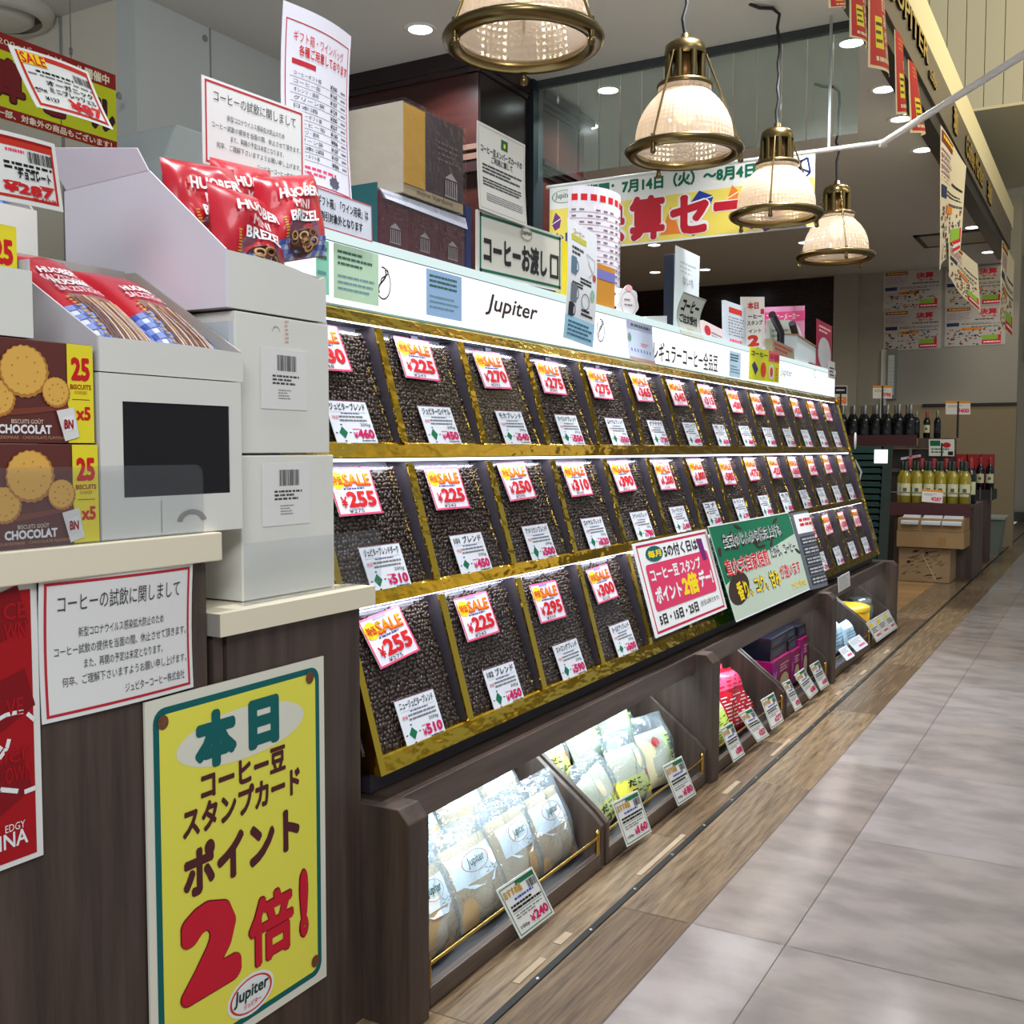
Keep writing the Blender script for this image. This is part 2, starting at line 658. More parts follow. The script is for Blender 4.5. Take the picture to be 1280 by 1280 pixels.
# ------------------------------------------------------------------ structure: walls and ceilings
CEIL = mat('ceiling_paint', (206, 210, 208), rough=0.8)
WALLP = mat('wall_panel_grey', (206, 214, 214), rough=0.55, bump=0.02, bscale=30)
WALLC = mat('wall_panel_cream', (220, 216, 202), rough=0.6)
BEIGE = mat('wall_beige', (150, 146, 134), rough=0.7)
BEIGEL = mat('wall_lower_tan', (138, 124, 96), rough=0.7)
MAHO = wood('mahogany', (42, 17, 15), (62, 25, 21), (1, 1, 6), 0.3, 3, 0.05)
MAHOD = wood('mahogany_dark', (30, 20, 22), (46, 30, 32), (1, 1, 6), 0.22, 3, 0.05)
TEALD = mat('pillar_dark_teal', (26, 40, 46), rough=0.35)
mb = MB()
mb.box(-1.0, 10.75, 0.9, 5.6, 2.6, 2.7, CEIL)
struct(mb.build('ceiling'))
mb = MB()
mb.box(2.815, 3.915, 3.24, 3.34, 0, 2.6, WALLP)
mb.box(2.82, 2.9, 3.34, 5.2, 0, 2.6, WALLC)
mb.box(2.812, 2.82, 3.66, 3.67, 0, 2.6, mat('joint_shadow_strip', (150, 152, 150), rough=0.6))
mb.box(-1.0, 2.9, 5.2, 5.3, 0, 2.6, WALLC)
mb.box(3.19, 3.196, 3.236, 3.24, 0, 2.6, mat('joint_shadow_strip', (150, 152, 150)))
struct(mb.build('wall_left'))
mb = MB()
for px in ((148, 120), (256, 48)):
    q = at(px, y=3.238)
    mb.lathe([(0, 0), (0.012, 0), (0.014, 0.004)], (0, 0, 0), mat('wall_button', (150, 156, 156), rough=0.4), 12)
    n = 36
    mb.v[-n:] = [(q.x + a, q.y - c, q.z + b) for a, b, c in mb.v[-n:]]
struct(mb.build('trim_3'))
# mahogany back-bar wall with cornices
mb = MB()
mb.box(3.915, 4.02, 2.405, 3.26, 0, 2.6, MAHO)
mb.box(3.921, 4.36, 2.400, 2.404, 0, 2.504, MAHOD)
mb.box(4.446, 4.945, 2.405, 2.5, 0, 2.56, MAHO)
mb.box(4.90, 4.95, 2.42, 3.3, 0, 2.56, MAHOD)
for (x0, x1, y0, y1) in ((3.895, 4.02, 2.4, 3.26), (3.9, 4.36, 2.385, 2.46)):
    mb.box(x0, x1, y0, y1, 2.53, 2.6, MAHOD)
    mb.box(x0 + .006, x1, y0 + .006, y1, 2.505, 2.53, MAHOD)
for k, (z0, z1, d) in enumerate(((2.545, 2.575, .045), (2.52, 2.545, .03), (2.50, 2.52, .016), (2.235, 2.262, .04), (2.215, 2.235, .026), (2.19, 2.215, .012))):
    mb.box(4.446, 4.945 + d, 2.405 - d, 2.5, z0, z1, MAHOD)
mb.box(3.885, 4.0, 2.39, 3.26, 2.175, 2.197, mat('cornice_lit_edge', (96, 72, 62), rough=0.4))  # light caught on the cornice edges painted as a lighter brown
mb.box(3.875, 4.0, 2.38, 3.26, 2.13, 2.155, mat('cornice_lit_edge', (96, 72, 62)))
mb.box(3.88, 4.0, 2.385, 3.26, 2.08, 2.13, MAHOD)
struct(mb.build('wall_inner'))
mb = MB()
mb.box(4.352, 4.446, 2.375, 2.47, 0, 2.6, TEALD)
struct(mb.build('trim_4'))
# far walls
mb = MB()
mb.box(10.68, 10.78, 0.79, 2.433, 1.325, 3.2, BEIGE)
mb.box(10.68, 10.78, 0.79, 2.433, 0, 1.325, BEIGEL)
mb.box(10.665, 10.70, 0.79, 1.60, 1.30, 1.328, mat('dado_rail_dark', (26, 24, 24), rough=0.5))
mb.box(10.60, 10.69, 2.2, 2.433, 0, 2.6, BEIGE)
mb.box(10.66, 10.69, 1.93, 1.985, 0, 1.86, mat('corner_guard_pale', (206, 204, 194), rough=0.5))
mb.box(10.64, 10.69, 1.84, 1.93, 1.38, 1.86, mat('notice_frame_grey', (120, 128, 124), rough=0.5))
struct(mb.build('wall_back'))
mb = MB()
mb.box(10.68, 10.78, 2.433, 5.6, 0, 2.6, MAHOD)
mb.box(10.66, 10.68, 2.433, 5.6, 1.30, 1.36, MAHO)
mb.box(4.95, 10.78, 5.5, 5.6, 0, 2.6, MAHOD)
struct(mb.build('wall_far'))
# passage: wall above the shop front, grooved bulkhead, lower ceiling, end wall
UPW = mat('passage_upper_wall', (222, 212, 172), rough=0.7)
GROOVE = mat('bulkhead_board', (186, 180, 156), rough=0.6)
FASC = mat('fascia_bronze', (122, 112, 98), rough=0.42, metal=0.35, var=0.06, vscale=3, stretch=(.3, 1, 6))
FASD = mat('fascia_dark', (44, 42, 42), rough=0.4)
mb = MB()
mb.box(-1, 10.0, 0.823, 0.92, 2.60, 2.808, FASC)
mb.box(-1, 10.0, 0.838, 0.92, 2.52, 2.60, FASD)
mb.box(-1, 10.0, 0.835, 0.92, 2.808, 2.822, FASD)
mb.box(-1, 10.3, 0.832, 0.92, 2.822, 3.01, UPW)
struct(mb.build('trim_5'))
mb = MB()
x = 8.2
for k in range(60):
    y0 = -3.5 + 0.125 * k
    mb.box(x, x + .05, y0 + .0025, y0 + .1225, 3.3, 5.6, GROOVE)
mb.box(x + .012, x + .06, -3.5, 4, 3.3, 5.6, mat('bulkhead_groove', (112, 106, 88), rough=0.8))
struct(mb.build('trim_6'))
mb = MB()
mb.box(8.2, 16, -3.5, 4, 3.28, 3.3, mat('passage_ceiling', (206, 196, 164), rough=0.8))
struct(mb.build('ceiling_passage'))
mb = MB()
mb.box(14.5, 14.6, -3.5, 2.5, 0, 3.3, BEIGE)
mb.box(14.46, 14.5, -3.5, 1.0, 2.02, 2.4, mat('end_band_grey', (90, 98, 94), rough=0.5))
mb.box(14.45, 14.5, -3.5, 1.0, 1.98, 2.03, FASD)
mb.box(14.45, 14.5, -3.5, 1.0, 2.38, 2.44, FASD)
mb.box(14.45, 14.5, -3.5, 2.5, 0, 0.12, FASD)
struct(mb.build('wall_end'))
# hanging smoke barrier in clear strips imitating reflected board lines, with a dark head rail
mb = MB()
SMOKE = film('smoke_barrier_sheet', (226, 234, 230), gloss=0.05, rough=0.1, diffuse=0.12)
for k in range(14):
    y0 = 0.93 + 0.1035 * k
    mb.box(4.400, 4.404, y0, y0 + .0975, 2.16, 2.575, SMOKE)
struct(mb.build('window_1'))
mb = MB()
mb.box(4.385, 4.42, 0.92, 2.385, 2.568, 2.6, mat('barrier_rail_dark', (58, 66, 68), rough=0.4))
struct(mb.build('trim_7'))

# ------------------------------------------------------------------ ceiling fittings
LAMPW = emit('downlight_glow', (246, 252, 255), 9.0)


def downlight(x, y, label, r=0.062, power=9.0):
    t = thing('downlight', (x, y, 2.6), label, 'ceiling light', 'recessed ceiling downlights')
    m = MB()
    m.lathe([(r * .78, -0.004), (r, -0.006), (r * 1.12, -0.002), (r * 1.12, 0.0)], (x, y, 2.6), mat('downlight_rim', (226, 226, 222), rough=0.4), 28)
    m.build('rim', t)
    m = MB()
    m.lathe([(0.0001, -0.0035), (r * .8, -0.0035)], (x, y, 2.6), LAMPW, 24)
    m.build('lens', t)
    l = bpy.data.lights.new('downlight_lamp', 'AREA')
    l.shape = 'DISK'
    l.size = r * 1.4
    l.energy = power
    l.color = (0.96, 0.98, 1.0)
    l.spread = math.radians(130)
    o = bpy.data.objects.new('downlight_lamp', l)
    COL.objects.link(o)
    o.parent = t
    o.matrix_parent_inverse = t.matrix_world.inverted()
    o.location = (x, y, 2.585)


for (x, y, l) in ((4.63, 1.01, 'round recessed downlight near the two red banners, beside the beam'),
                  (5.29, 1.0, 'round recessed downlight just behind the clear hanging screen, by the shop front'),
                  (5.80, 1.01, 'round recessed downlight third along the shop front beam'),
                  (6.45, 1.0, 'round recessed downlight beside the top of the hanging newspaper flyers'),
                  (8.86, 1.0, 'round recessed downlight above the square ceiling vent, near the beam'),
                  (10.03, 1.0, 'round recessed downlight farthest along the beam, close to the back wall'),
                  (3.62, 2.50, 'round recessed downlight left of the nearest pendant lamp'),
                  (4.66, 2.14, 'round recessed downlight seen through the screen above the second pendant lamp'),
                  (5.12, 2.46, 'round recessed downlight beside the cornice of the mahogany cabinet'),
                  (9.60, 3.9, 'round recessed downlight farther left of the pair by the tall white sheet'),
                  (9.69, 3.43, 'round recessed downlight right of the tall white sheet'),
                  (8.32, 3.39, 'round recessed downlight under the lower edge of the yellow sale banner'),
                  (8.83, 2.27, 'round recessed downlight between the third and fourth pendant lamps')):
    downlight(x, y, l, power=(16 if y > 2 else 6) if x < 5.2 else (5 if x < 7 else 3.2))
# square vent
t = thing('ceiling_vent', (9.24, 1.16, 2.6), 'square grey ceiling air vent set flush beyond the newspaper flyers', 'vent')
m = MB()
m.box(9.0, 9.5, 0.95, 1.42, 2.592, 2.5995, mat('vent_panel', (176, 176, 170), rough=0.6))
m.build('panel', t)
m = MB()
for (a, b, c, d) in ((8.97, 9.53, .92, .955), (8.97, 9.53, 1.41, 1.445), (8.97, 9.01, .92, 1.445), (9.49, 9.53, .92, 1.445)):
    m.box(a, b, c, d, 2.588, 2.5995, FASD)
m.build('slot_frame', t)
# round diffuser at the top left
t = thing('ceiling_diffuser', (2.55, 3.0, 2.6), 'round white ring ceiling air diffuser in the upper left corner', 'vent')
q = at((0, 20), z=2.57)
m = MB()
m.lathe([(0.20, 0.03), (0.19, 0.0), (0.165, -0.02), (0.15, -0.012)], (q.x, q.y, 2.57), mat('diffuser_white', (206, 206, 198), rough=0.5), 40)
m.build('outer_ring', t)
m = MB()
m.lathe([(0.125, 0.02), (0.12, -0.012), (0.095, -0.03), (0.0001, -0.034)], (q.x, q.y, 2.57), mat('diffuser_white', (206, 206, 198)), 40)
m.build('inner_cone', t)
m = MB()
m.lathe([(0.0001, 0.028), (0.2, 0.028)], (q.x, q.y, 2.57), mat('diffuser_dark', (140, 138, 130)), 40)
m.build('back_plate', t)

# ------------------------------------------------------------------ service counter at the left
DWOOD = wood('counter_dark_wood', (50, 39, 34), (86, 70, 61), (9, 9, 0.55), 0.5, 4, 0.12)
DWOODH = wood('counter_dark_wood_lengthwise', (62, 50, 45), (100, 84, 76), (0.7, 9, 9), 0.30, 4, 0.06)
SLAB = mat('worktop_cream', (232, 222, 196), rough=0.35)
SLABE = mat('worktop_end', (150, 146, 138), rough=0.5)
m = MB()
m.box(0.25, 0.968, 1.004, 1.5, 0, 0.757, DWOOD)
tag(m.build('counter_cabinet'), 'dark wood counter body carrying the red poster and the framed notice', 'counter', None)
m = MB()
m.box(0.2, 0.979, 0.985, 1.55, 0.757, 0.793, SLAB)
tag(m.build('worktop', bevel=.0015), 'upper cream worktop edge under the biscuit boxes', 'worktop')
t = thing('counter_cabinet', (1.13, 1.2, 0), 'dark wood counter body behind the yellow double points poster', 'counter')
m = MB()
m.box(1.003, 1.283, 1.004, 1.45, 0, 0.658, DWOOD)
m.build('body', t)
m = MB()
m.box(0.983, 1.0, 1.008, 1.4, 0, 0.657, DWOOD)
m.build('filler_strip', t)
t = thing('worktop', (1.13, 1.2, 0.658), 'lower cream worktop carrying the tall stack of white cartons', 'worktop')
m = MB()
m.box(0.974, 1.299, 0.985, 1.04, 0.658, 0.688, SLAB)
m.box(0.974, 1.283, 1.04, 1.5, 0.658, 0.688, SLAB)
m.build('top_board', t)
m = MB()
m.box(0.9725, 0.974, 0.986, 1.4, 0.6585, 0.6875, SLABE)
m.build('end_strip', t)
# ------------------------------------------------------------------ coffee bean dispenser
def gold_foil():
    m = mat('gold_foil', (216, 182, 62), rough=0.14, metal=1.0)
    nt = m.node_tree
    if 'Bump' not in nt.nodes:
        tc = nt.nodes.new('ShaderNodeTexCoord')
        mp = nt.nodes.new('ShaderNodeMapping')
        mp.inputs['Scale'].default_value = (1, 2.2, 2.2)
        n = nt.nodes.new('ShaderNodeTexNoise')
        n.inputs['Scale'].default_value = 14
        n.inputs['Detail'].default_value = 2
        bp = nt.nodes.new('ShaderNodeBump')
        bp.inputs['Strength'].default_value = 0.5
        bp.inputs['Distance'].default_value = 0.01
        nt.links.new(tc.outputs['Object'], mp.inputs['Vector'])
        nt.links.new(mp.outputs['Vector'], n.inputs['Vector'])
        nt.links.new(n.outputs['Fac'], bp.inputs['Height'])
        nt.links.new(bp.outputs['Normal'], nt.nodes['Principled BSDF'].inputs['Normal'])
    return m


GOLD = gold_foil()
BRASS = mat('brass_polished', (196, 160, 84), rough=0.22, metal=1.0)
LAV = mat('divider_side_metal', (84, 78, 88), rough=0.35, metal=0.6)
DPURP = mat('end_panel_dark', (58, 50, 62), rough=0.4)
PANE = film('bin_pane', gloss=0.015, rough=0.03)
LED = emit('led_strip_white', (236, 242, 255), 4.0)
INNER = mat('bin_lining', (176, 174, 196), rough=0.5)
XL, XR, PITCH, NCOL = 1.301, 5.266, 0.2832, 14
ROWS = [(0.911, 1.122), (0.664, 0.874), (0.413, 0.636)]
ROWN = ('top', 'middle', 'bottom')


def PL(z):
    return 0.984 + 0.286 * (z - 0.399)


def pane_y(r, z):
    zb, zt = ROWS[r]
    return PL(z) + 0.011 + 0.013 * (z - zb) / (zt - zb)


disp = thing('coffee_bean_dispenser', (3.3, 1.2, 0.348), 'long gold trimmed three tier coffee bean dispenser with sloping clear bins', 'bean dispenser')
m = MB()
m.prism_x([(1.012, 0.351), (1.012, 0.387), (PL(.39) + .06, .41), (PL(1.13) + .07, 1.128), (1.42, 1.128), (1.42, .351)], XL + .016, XR + .06, mat('dispenser_carcass', (40, 36, 42), rough=0.5))
m.build('carcass', disp)
for i, (z0, z1, d) in enumerate(((1.126, 1.150, 0.0), (0.884, 0.911, 0.0), (0.642, 0.664, 0.0), (0.388, 0.413, 0.004))):
    m = MB()
    n = 1
    m.prism_x([(PL(z0) - .003, z0), (PL(z0) + .055, z0), (PL(z1) + .055, z1), (PL(z1) + .006, z1), (PL(z1) + .003, z1 - .003)], XL + .002, XR + .07, GOLD)
    m.build('gold_rail', disp)
for r, (zb, zt) in enumerate(ROWS):
    m = MB()
    m.box(XL + .016, XR, PL(zt) + .004, PL(zt) + .012, zt + .003, zt + .008, LED)
    m.build('light_strip', disp)
    l = area('light_strip_lamp', ((XL + XR) / 2, PL(zt) + .007, zt + .003), XR - XL - .03, 0.012, 5.2, (0.93, 0.95, 1.0), (0, .25, -1), 160)
    l.parent = disp
    l.matrix_parent_inverse = disp.matrix_world.inverted()
    m = MB()
    hb = pane_y(r, zb) + .028
    ht = pane_y(r, zt) + .028
    m.quad((XL + .016, hb, zb), (XR, hb, zb), (XR, ht, zt + .004), (XL + .016, ht, zt + .004), INNER)
    m.quad((XL + .016, PL(zt) + .008, zt + .003), (XR, PL(zt) + .008, zt + .003), (XR, ht, zt + .003), (XL + .016, ht, zt + .003), LAV)
    m.build('bin_lining', disp)
    for k in range(1, NCOL + 1):
        x = XL + PITCH * k
        if k == NCOL:
            continue
        m = MB()
        m.prism_x([(PL(zb) + .004, zb), (PL(zt) + .004, zt), (pane_y(r, zt) + .026, zt), (pane_y(r, zb) + .026, zb)], x - .0065, x + .0065, LAV)
        m.prism_x([(PL(zb) + .000, zb), (PL(zt) + .000, zt), (PL(zt) + .004, zt), (PL(zb) + .004, zb)], x - .0095, x + .0095, GOLD)
        m.build('divider', disp)
    for k in range(NCOL):
        x0, x1 = XL + PITCH * k + .008, XL + PITCH * (k + 1) - .008
        if k == 0:
            x0 += .01
        m = MB()
        m.quad((x0, pane_y(r, zb), zb), (x1, pane_y(r, zb), zb), (x1, pane_y(r, zt), zt), (x0, pane_y(r, zt), zt), PANE)
        m.build('pane', disp)
        if r == 0:
            m = MB()
            m.box((x0 + x1) / 2 - .012, (x0 + x1) / 2 + .012, pane_y(r, zt) - .006, pane_y(r, zt) - .001, zt - .012, zt - .001, mat('latch_dark', (40, 40, 60), rough=.4))
            m.build('pane_latch', disp)
m = MB()
zb, zt = .388, 1.15
m.prism_x([(PL(zb) - .003, zb), (PL(zb) + .02, zb), (PL(zt) + .02, zt), (PL(zt) - .001, zt)], XL + .001, XL + .016, GOLD)
m.build('end_frame', disp)
m = MB()
m.prism_x([(PL(zb) + .003, zb), (PL(zb) + .3, zb), (PL(zt) + .12, zt), (PL(zt) + .003, zt)], XR, XR + .055, DPURP)
m.prism_x([(PL(zb) - .003, zb), (PL(zb) + .012, zb), (PL(zt) + .012, zt), (PL(zt) - .002, zt)], XR + .055, XR + .072, GOLD)
m.build('end_frame', disp)
# white round sticker and cord on the far end
q = at((1064, 551), x=5.345)
m = MB()
m.lathe([(0.0001, 0), (0.05, 0), (0.05, .004), (0.0001, .004)], (0, 0, 0), WHITE, 24)
m.v = [(5.335 + a * .4, q.y - .02 - c, q.z + b * .8) for a, b, c in m.v]
tag(m.build('round_sticker'), 'white oval sticker on the gold end frame of the bean dispenser', 'sticker')
m = MB()
pts = [at(p, x=5.36) for p in ((1066, 575), (1074, 590), (1070, 606), (1076, 624), (1085, 650), (1092, 676))]
m.tube([(p.x, p.y - .01, p.z) for p in pts], .005, mat('cord_grey', (150, 150, 150), rough=.5), 8)
tag(m.build('power_cord'), 'thin grey cord hanging down the far end of the bean dispenser', 'cord')

# ------------------------------------------------------------------ coffee beans
BEANM = mat('roasted_bean', (52, 36, 28), rough=0.34, spec=0.6, var=0.45, vscale=70)
_bm = bmesh.new()
bmesh.ops.create_icosphere(_bm, subdivisions=1, radius=1)
ICO_V = [tuple(v.co) for v in _bm.verts]
ICO_F = [tuple(v.index for v in f.verts) for f in _bm.faces]
_bm.free()


def bean_mesh(seed, w, h):
    """A bed of single beans lying against the bin pane: x across, y up the slope, z out of the bed."""
    r = random.Random(seed)
    vs, fs = [], []
    sx, sy = 0.0088, 0.0074
    nx, ny = int(w / sx), int(h / sy)
    top = [h * (.975 - .05 * abs(math.sin(i * .31 + seed))) for i in range(nx)]
    for j in range(ny):
        for i in range(nx):
            x = (i + .5 + (.5 if j % 2 else 0)) * sx + r.uniform(-.002, .002)
            y = (j + .5) * sy + r.uniform(-.002, .002)
            if y > top[min(i, nx - 1)] or x > w - .003:
                continue
            z = r.uniform(-.0042, 0.0) - .0034
            M = Matrix.Rotation(r.uniform(0, 6.28), 3, 'Z') @ Matrix.Rotation(r.uniform(-.6, .6), 3, 'X') @ Matrix.Rotation(r.uniform(-.4, .4), 3, 'Y')
            k = r.uniform(.88, 1.12)
            n = len(vs)
            for (a, b, c) in ICO_V:
                q = M @ Vector((a * .0056 * k, b * .0041 * k, c * .0033 * k))
                vs.append((q.x + x, q.y + y, q.z + z))
            fs += [tuple(a + n for a in f) for f in ICO_F]
    n = len(vs)
    vs += [(0, 0, -.0085), (w, 0, -.0085), (w, h * .95, -.0085), (0, h * .95, -.0085)]
    fs.append((n, n + 1, n + 2, n + 3))
    me = bpy.data.meshes.new('roasted_coffee_beans')
    me.from_pydata(vs, [], fs)
    me.materials.append(BEANM)
    me.polygons.foreach_set('use_smooth', [True] * len(fs))
    me.update()
    return me


ORD = 'first second third fourth fifth sixth seventh eighth ninth tenth eleventh twelfth thirteenth fourteenth'.split()
for r, (zb, zt) in enumerate(ROWS):
    dy, dz = pane_y(r, zt) - pane_y(r, zb), zt - zb
    L = math.hypot(dy, dz)
    meshes = [bean_mesh(10 * r + s, PITCH - .017, L - .002) for s in range(2)]
    for k in range(NCOL):
        o = bpy.data.objects.new('roasted_coffee_beans', meshes[k % 2])
        COL.objects.link(o)
        ey = Vector((0, dy / L, dz / L))
        ez = Vector((0, -dz / L, dy / L))
        x0 = XL + PITCH * k + .0085
        b = Vector((x0, pane_y(r, zb) + .003, zb + .001))
        o.matrix_world = Matrix(((1, ey.x, ez.x, b.x), (0, ey.y, ez.y, b.y), (0, ey.z, ez.z, b.z), (0, 0, 0, 1)))
        tag(o, 'dark roasted coffee beans filling the %s bin from the left, %s tier' % (ORD[k], ROWN[r]), 'coffee beans', 'coffee beans in the dispenser bins', 'stuff')

# ------------------------------------------------------------------ price cards on the bins
CARD_LAV = P('card_lavender', (232, 230, 244))


def bin_card(r, k, u0, u1, z0, z1, skew=0.0):
    """Card lying on the pane of bin k of tier r, given its left and right share of the bin and heights above the bin floor."""
    zb = ROWS[r][0]
    x0 = XL + PITCH * (k + u0)
    x1 = XL + PITCH * (k + u1)
    za, zc = zb + z0, zb + z1
    f = .006
    TL = (x0 - skew * .01, pane_y(r, zc) - f, zc + skew * .0)
    TR = (x1 - skew * .01, pane_y(r, zc + skew * .012) - f, zc + skew * .012)
    BLp = (x0 + .004 + skew * .012, pane_y(r, za) - f, za)
    return Card(TL, TR, BLp, lift=0.0005)


def sale_card(r, k, price, old, near):
    j = random.Random(r * 50 + k)
    sk = {(2, 0): 1.0, (1, 0): .0}.get((r, k), j.uniform(-.15, .35))
    du, dv = j.uniform(-.02, .02), j.uniform(-.004, .004)
    c = bin_card(r, k, .225 + du, .64 + du, .122 + dv, .202 + dv, sk)
    c.base(CARD_LAV)
    c.frame(0, 0, 1, 1, .0035, P('card_rose', (236, 84, 122)), 1)
    c.rect(.30, .04, .62, .10, P('card_violet', (120, 120, 220)), 1) if near else None
    c.ell(.17, .26, .15, .17, YELLOW, 1, 22, 0, .12)
    c.text('特価', .06, .17, .27, .36, RED, 2, .02)
    c.text('SALE', .29, .12, .92, .40, P('sale_orange', (232, 72, 10)), 2, .05)
    c.text('SALE', .30, .13, .91, .37, P('sale_amber', (244, 134, 16)), 3, .015)
    if near:
        c.lines(.26, .42, .74, .47, 1, P('ink_blue', (70, 70, 130)), 1, .7)
    c.text('¥', .12, .60, .26, .83, RED, 2, .03)
    c.text(price, .27, .50, .93, .84, RED, 2, .05)
    c.text('¥' + old if near else old, .24, .87, .58, .95, BLACK, 2, .01)
    o = c.done('sale_card')
    tag(o, 'rose edged SALE card, %s yen, on the %s bin from left, %s tier' % (price.replace(',', ''), ORD[k], ROWN[r]), 'price card', 'sale price cards on the bean bins')


def name_card(r, k, name, price, near):
    j = random.Random(r * 70 + k)
    du = j.uniform(-.015, .02)
    c = bin_card(r, k, .30 + du, .70 + du, -.004 if r else -.002, .072, j.uniform(-.06, .1))
    c.base(P('card_cool_white', (224, 230, 238)))
    c.rect(0, 0, 1, .025, P('card_edge', (90, 40, 60)), 1)
    c.text(name, .07, .07, .93, .24, BLACK, 2, .025)
    c.line([(.07, .285), (.93, .285)], .0006, LGREY, 1)
    c.lines(.30, .29, .75, .335, 1, P('ink_blue', (70, 70, 130)), 1, .6)
    c.text('特長', .06, .37, .20, .46, RED, 2, .01) if near else c.rect(.06, .38, .18, .45, RED, 1)
    c.lines(.22, .35, .92, .52, 2, GREY, 1, .5, .06, k + r)
    c.text('200g', .68, .54, .93, .63, BLACK, 2, .01)
    s = .12 + .05 * j.random()
    c.poly([(.22, .76 - s), (.22 + .10, .76), (.22, .76 + s), (.22 - .10, .76)], GREEN, 1)
    for (a, b) in ((.22, .58), (.22, .955), (.06, .77), (.39, .76)):
        c.rect(a - .022, b - .012, a + .022, b + .012, BLACK, 1)
    c.lines(.46, .66, .64, .70, 1, PINK, 1, .6)
    c.text('¥', .45, .75, .55, .90, MAGENTA, 2, .03)
    c.text(price, .55, .68, .96, .90, MAGENTA, 2, .05)
    c.lines(.62, .93, .95, .97, 1, BLACK, 1, .6)
    o = c.done('name_card')
    tag(o, 'green-diamond name card, %s yen, at foot of %s bin from left, %s tier' % (price.replace(',', ''), ORD[k], ROWN[r]), 'price card', 'bean name cards at the foot of the bins')


TAGS = [
    [('230', '248', 'ジュピターブレンド', '460'), ('225', '243', 'ジュピターロイヤル', '450'), ('270', '292', 'モカブレンド', '540'), ('275', '297', 'マイルドブレンド', '550'),
     ('275', '297', 'ロイヤルブレンド', '550'), ('365', '394', 'グアテマラ', '730'), ('345', '373', 'コロンビア', '690'), ('315', '340', 'モカ', '630'), ('430', '464', 'ハワイ', '860'),
     ('345', '373', 'ケニア', '690'), ('365', '394', 'マンデリン', '730'), ('425', '459', 'キリマンジャロ', '850'), ('345', '373', 'ブラジル', '690'), ('315', '340', 'サントス', '630')],
    [('255', '275', 'ジュピターブレンドダーク', '510'), ('225', '243', '101 ブレンド', '450'), ('250', '270', 'アメリカンブレンド', '500'), ('310', '335', 'ロイヤルブレンド', '620'),
     ('390', '421', 'スペシャルブレンド', '780'), ('1,200', '1,296', 'ブルーマウンテン', '2,400'), ('1,800', '1,944', 'コナ', '3,600'), ('585', '632', 'トラジャ', '1,170'), ('475', '513', 'マンデリン', '950'),
     ('425', '459', 'モカ', '850'), ('365', '394', 'コロンビア', '730'), ('345', '373', 'ペルー', '690'), ('330', '356', 'メキシコ', '660'), ('310', '335', 'インド', '620')],
    [('255', '275', 'ニュージュピターブレンド', '510'), ('225', '243', '102 ブレンド', '450'), ('295', '319', 'ストロングブレンド', '590'), ('300', '324', 'ヨーロピアンブレンド', '600'),
     None, None, None, None, None, None, ('365', '394', 'デカフェ', '730'), ('345', '373', 'フレンチ', '690'), ('330', '356', 'イタリアン', '660'), ('315', '340', 'エスプレッソ', '630')]]
for r in range(3):
    for k in range(NCOL):
        if TAGS[r][k]:
            a, b, nme, pr = TAGS[r][k]
            sale_card(r, k, a, b, k < 6)
            name_card(r, k, nme, pr, k < 6)

# ------------------------------------------------------------------ light box sign above the bins
BOXW = emit('sign_lit_face', (246, 252, 255), 1.25)
t = thing('light_box_sign', (3.3, 1.25, 1.150), 'long lit white sign box with the coffee bean mark above the top tier', 'sign')
SX0, SX1 = 1.30, 5.33
m = MB()
m.box(SX0, SX1, 1.213, 1.47, 1.152, 1.283, mat('sign_case_white', (214, 222, 224), rough=.4))
m.build('case', t)
m = MB()
m.box(SX0, SX1, 1.210, 1.2128, 1.156, 1.264, BOXW)
lp = m.build('lit_panel', t)
m = MB()
m.box(SX0 + .01, SX1 - .01, 1.216, 1.46, 1.2832, 1.2838, emit('sign_top_glow', (236, 246, 250), 1.6))
m.build('top_diffuser', t)
m = MB()
m.box(SX0, SX1, 1.208, 1.2128, 1.2655, 1.284, emit('sign_edge_glow', (226, 246, 246), 1.0))
m.build('upper_edge', t)
m = MB()
m.box(SX0, SX1, 1.2085, 1.2128, 1.264, 1.2655, mat('sign_seam_teal', (70, 104, 108), rough=.4))
m.box(SX0, SX1, 1.2085, 1.2128, 1.1525, 1.156, mat('sign_seam_pale', (150, 190, 190), rough=.3))
m.build('seam_strip', lp)
INKB = P('sign_brown', (74, 50, 48))


def bean_mark(px, h=.062):
    q = at(px, y=1.209)
    c = card_y(q.x - h / 2, q.x + h / 2, q.z - h / 2, q.z + h / 2, 1.2095)
    c.ring(.5, .5, .40, .5, .10, INKB, 0, 44, -1.75, 3.9)
    pts = [(.62 - .30 * k / 14 + .10 * math.sin(k * 6.283 / 14), .08 + .74 * k / 14) for k in range(15)]
    c.line(pts, .0042, INKB, 0)
    c.line([(a + .11, b * .6 + .02) for a, b in pts], .003, INKB, 0)
    return c


for px, l in (((479, 354), 'brown coffee bean outline on the lit sign left of the big lettering'), ((751, 413), 'brown coffee bean outline on the lit sign beside the hanging leaflet'), ((1019, 464), 'small coffee bean outline at the far end of the lit sign')):
    tag(bean_mark(px).done('bean_mark'), l, 'sign mark', 'bean marks on the lit sign')


def wall_text(s, a, b, y, m, name, label, cat='lettering', bold=.0, slant=0.0, extra=None):
    A, B = at(a, y=y), at(b, y=y)
    c = card_y(A.x, B.x, B.z, A.z, y)
    c.text(s, 0, 0, 1, 1, m, 0, bold, slant)
    if extra:
        extra(c)
    return tag(c.done(name), label, cat)


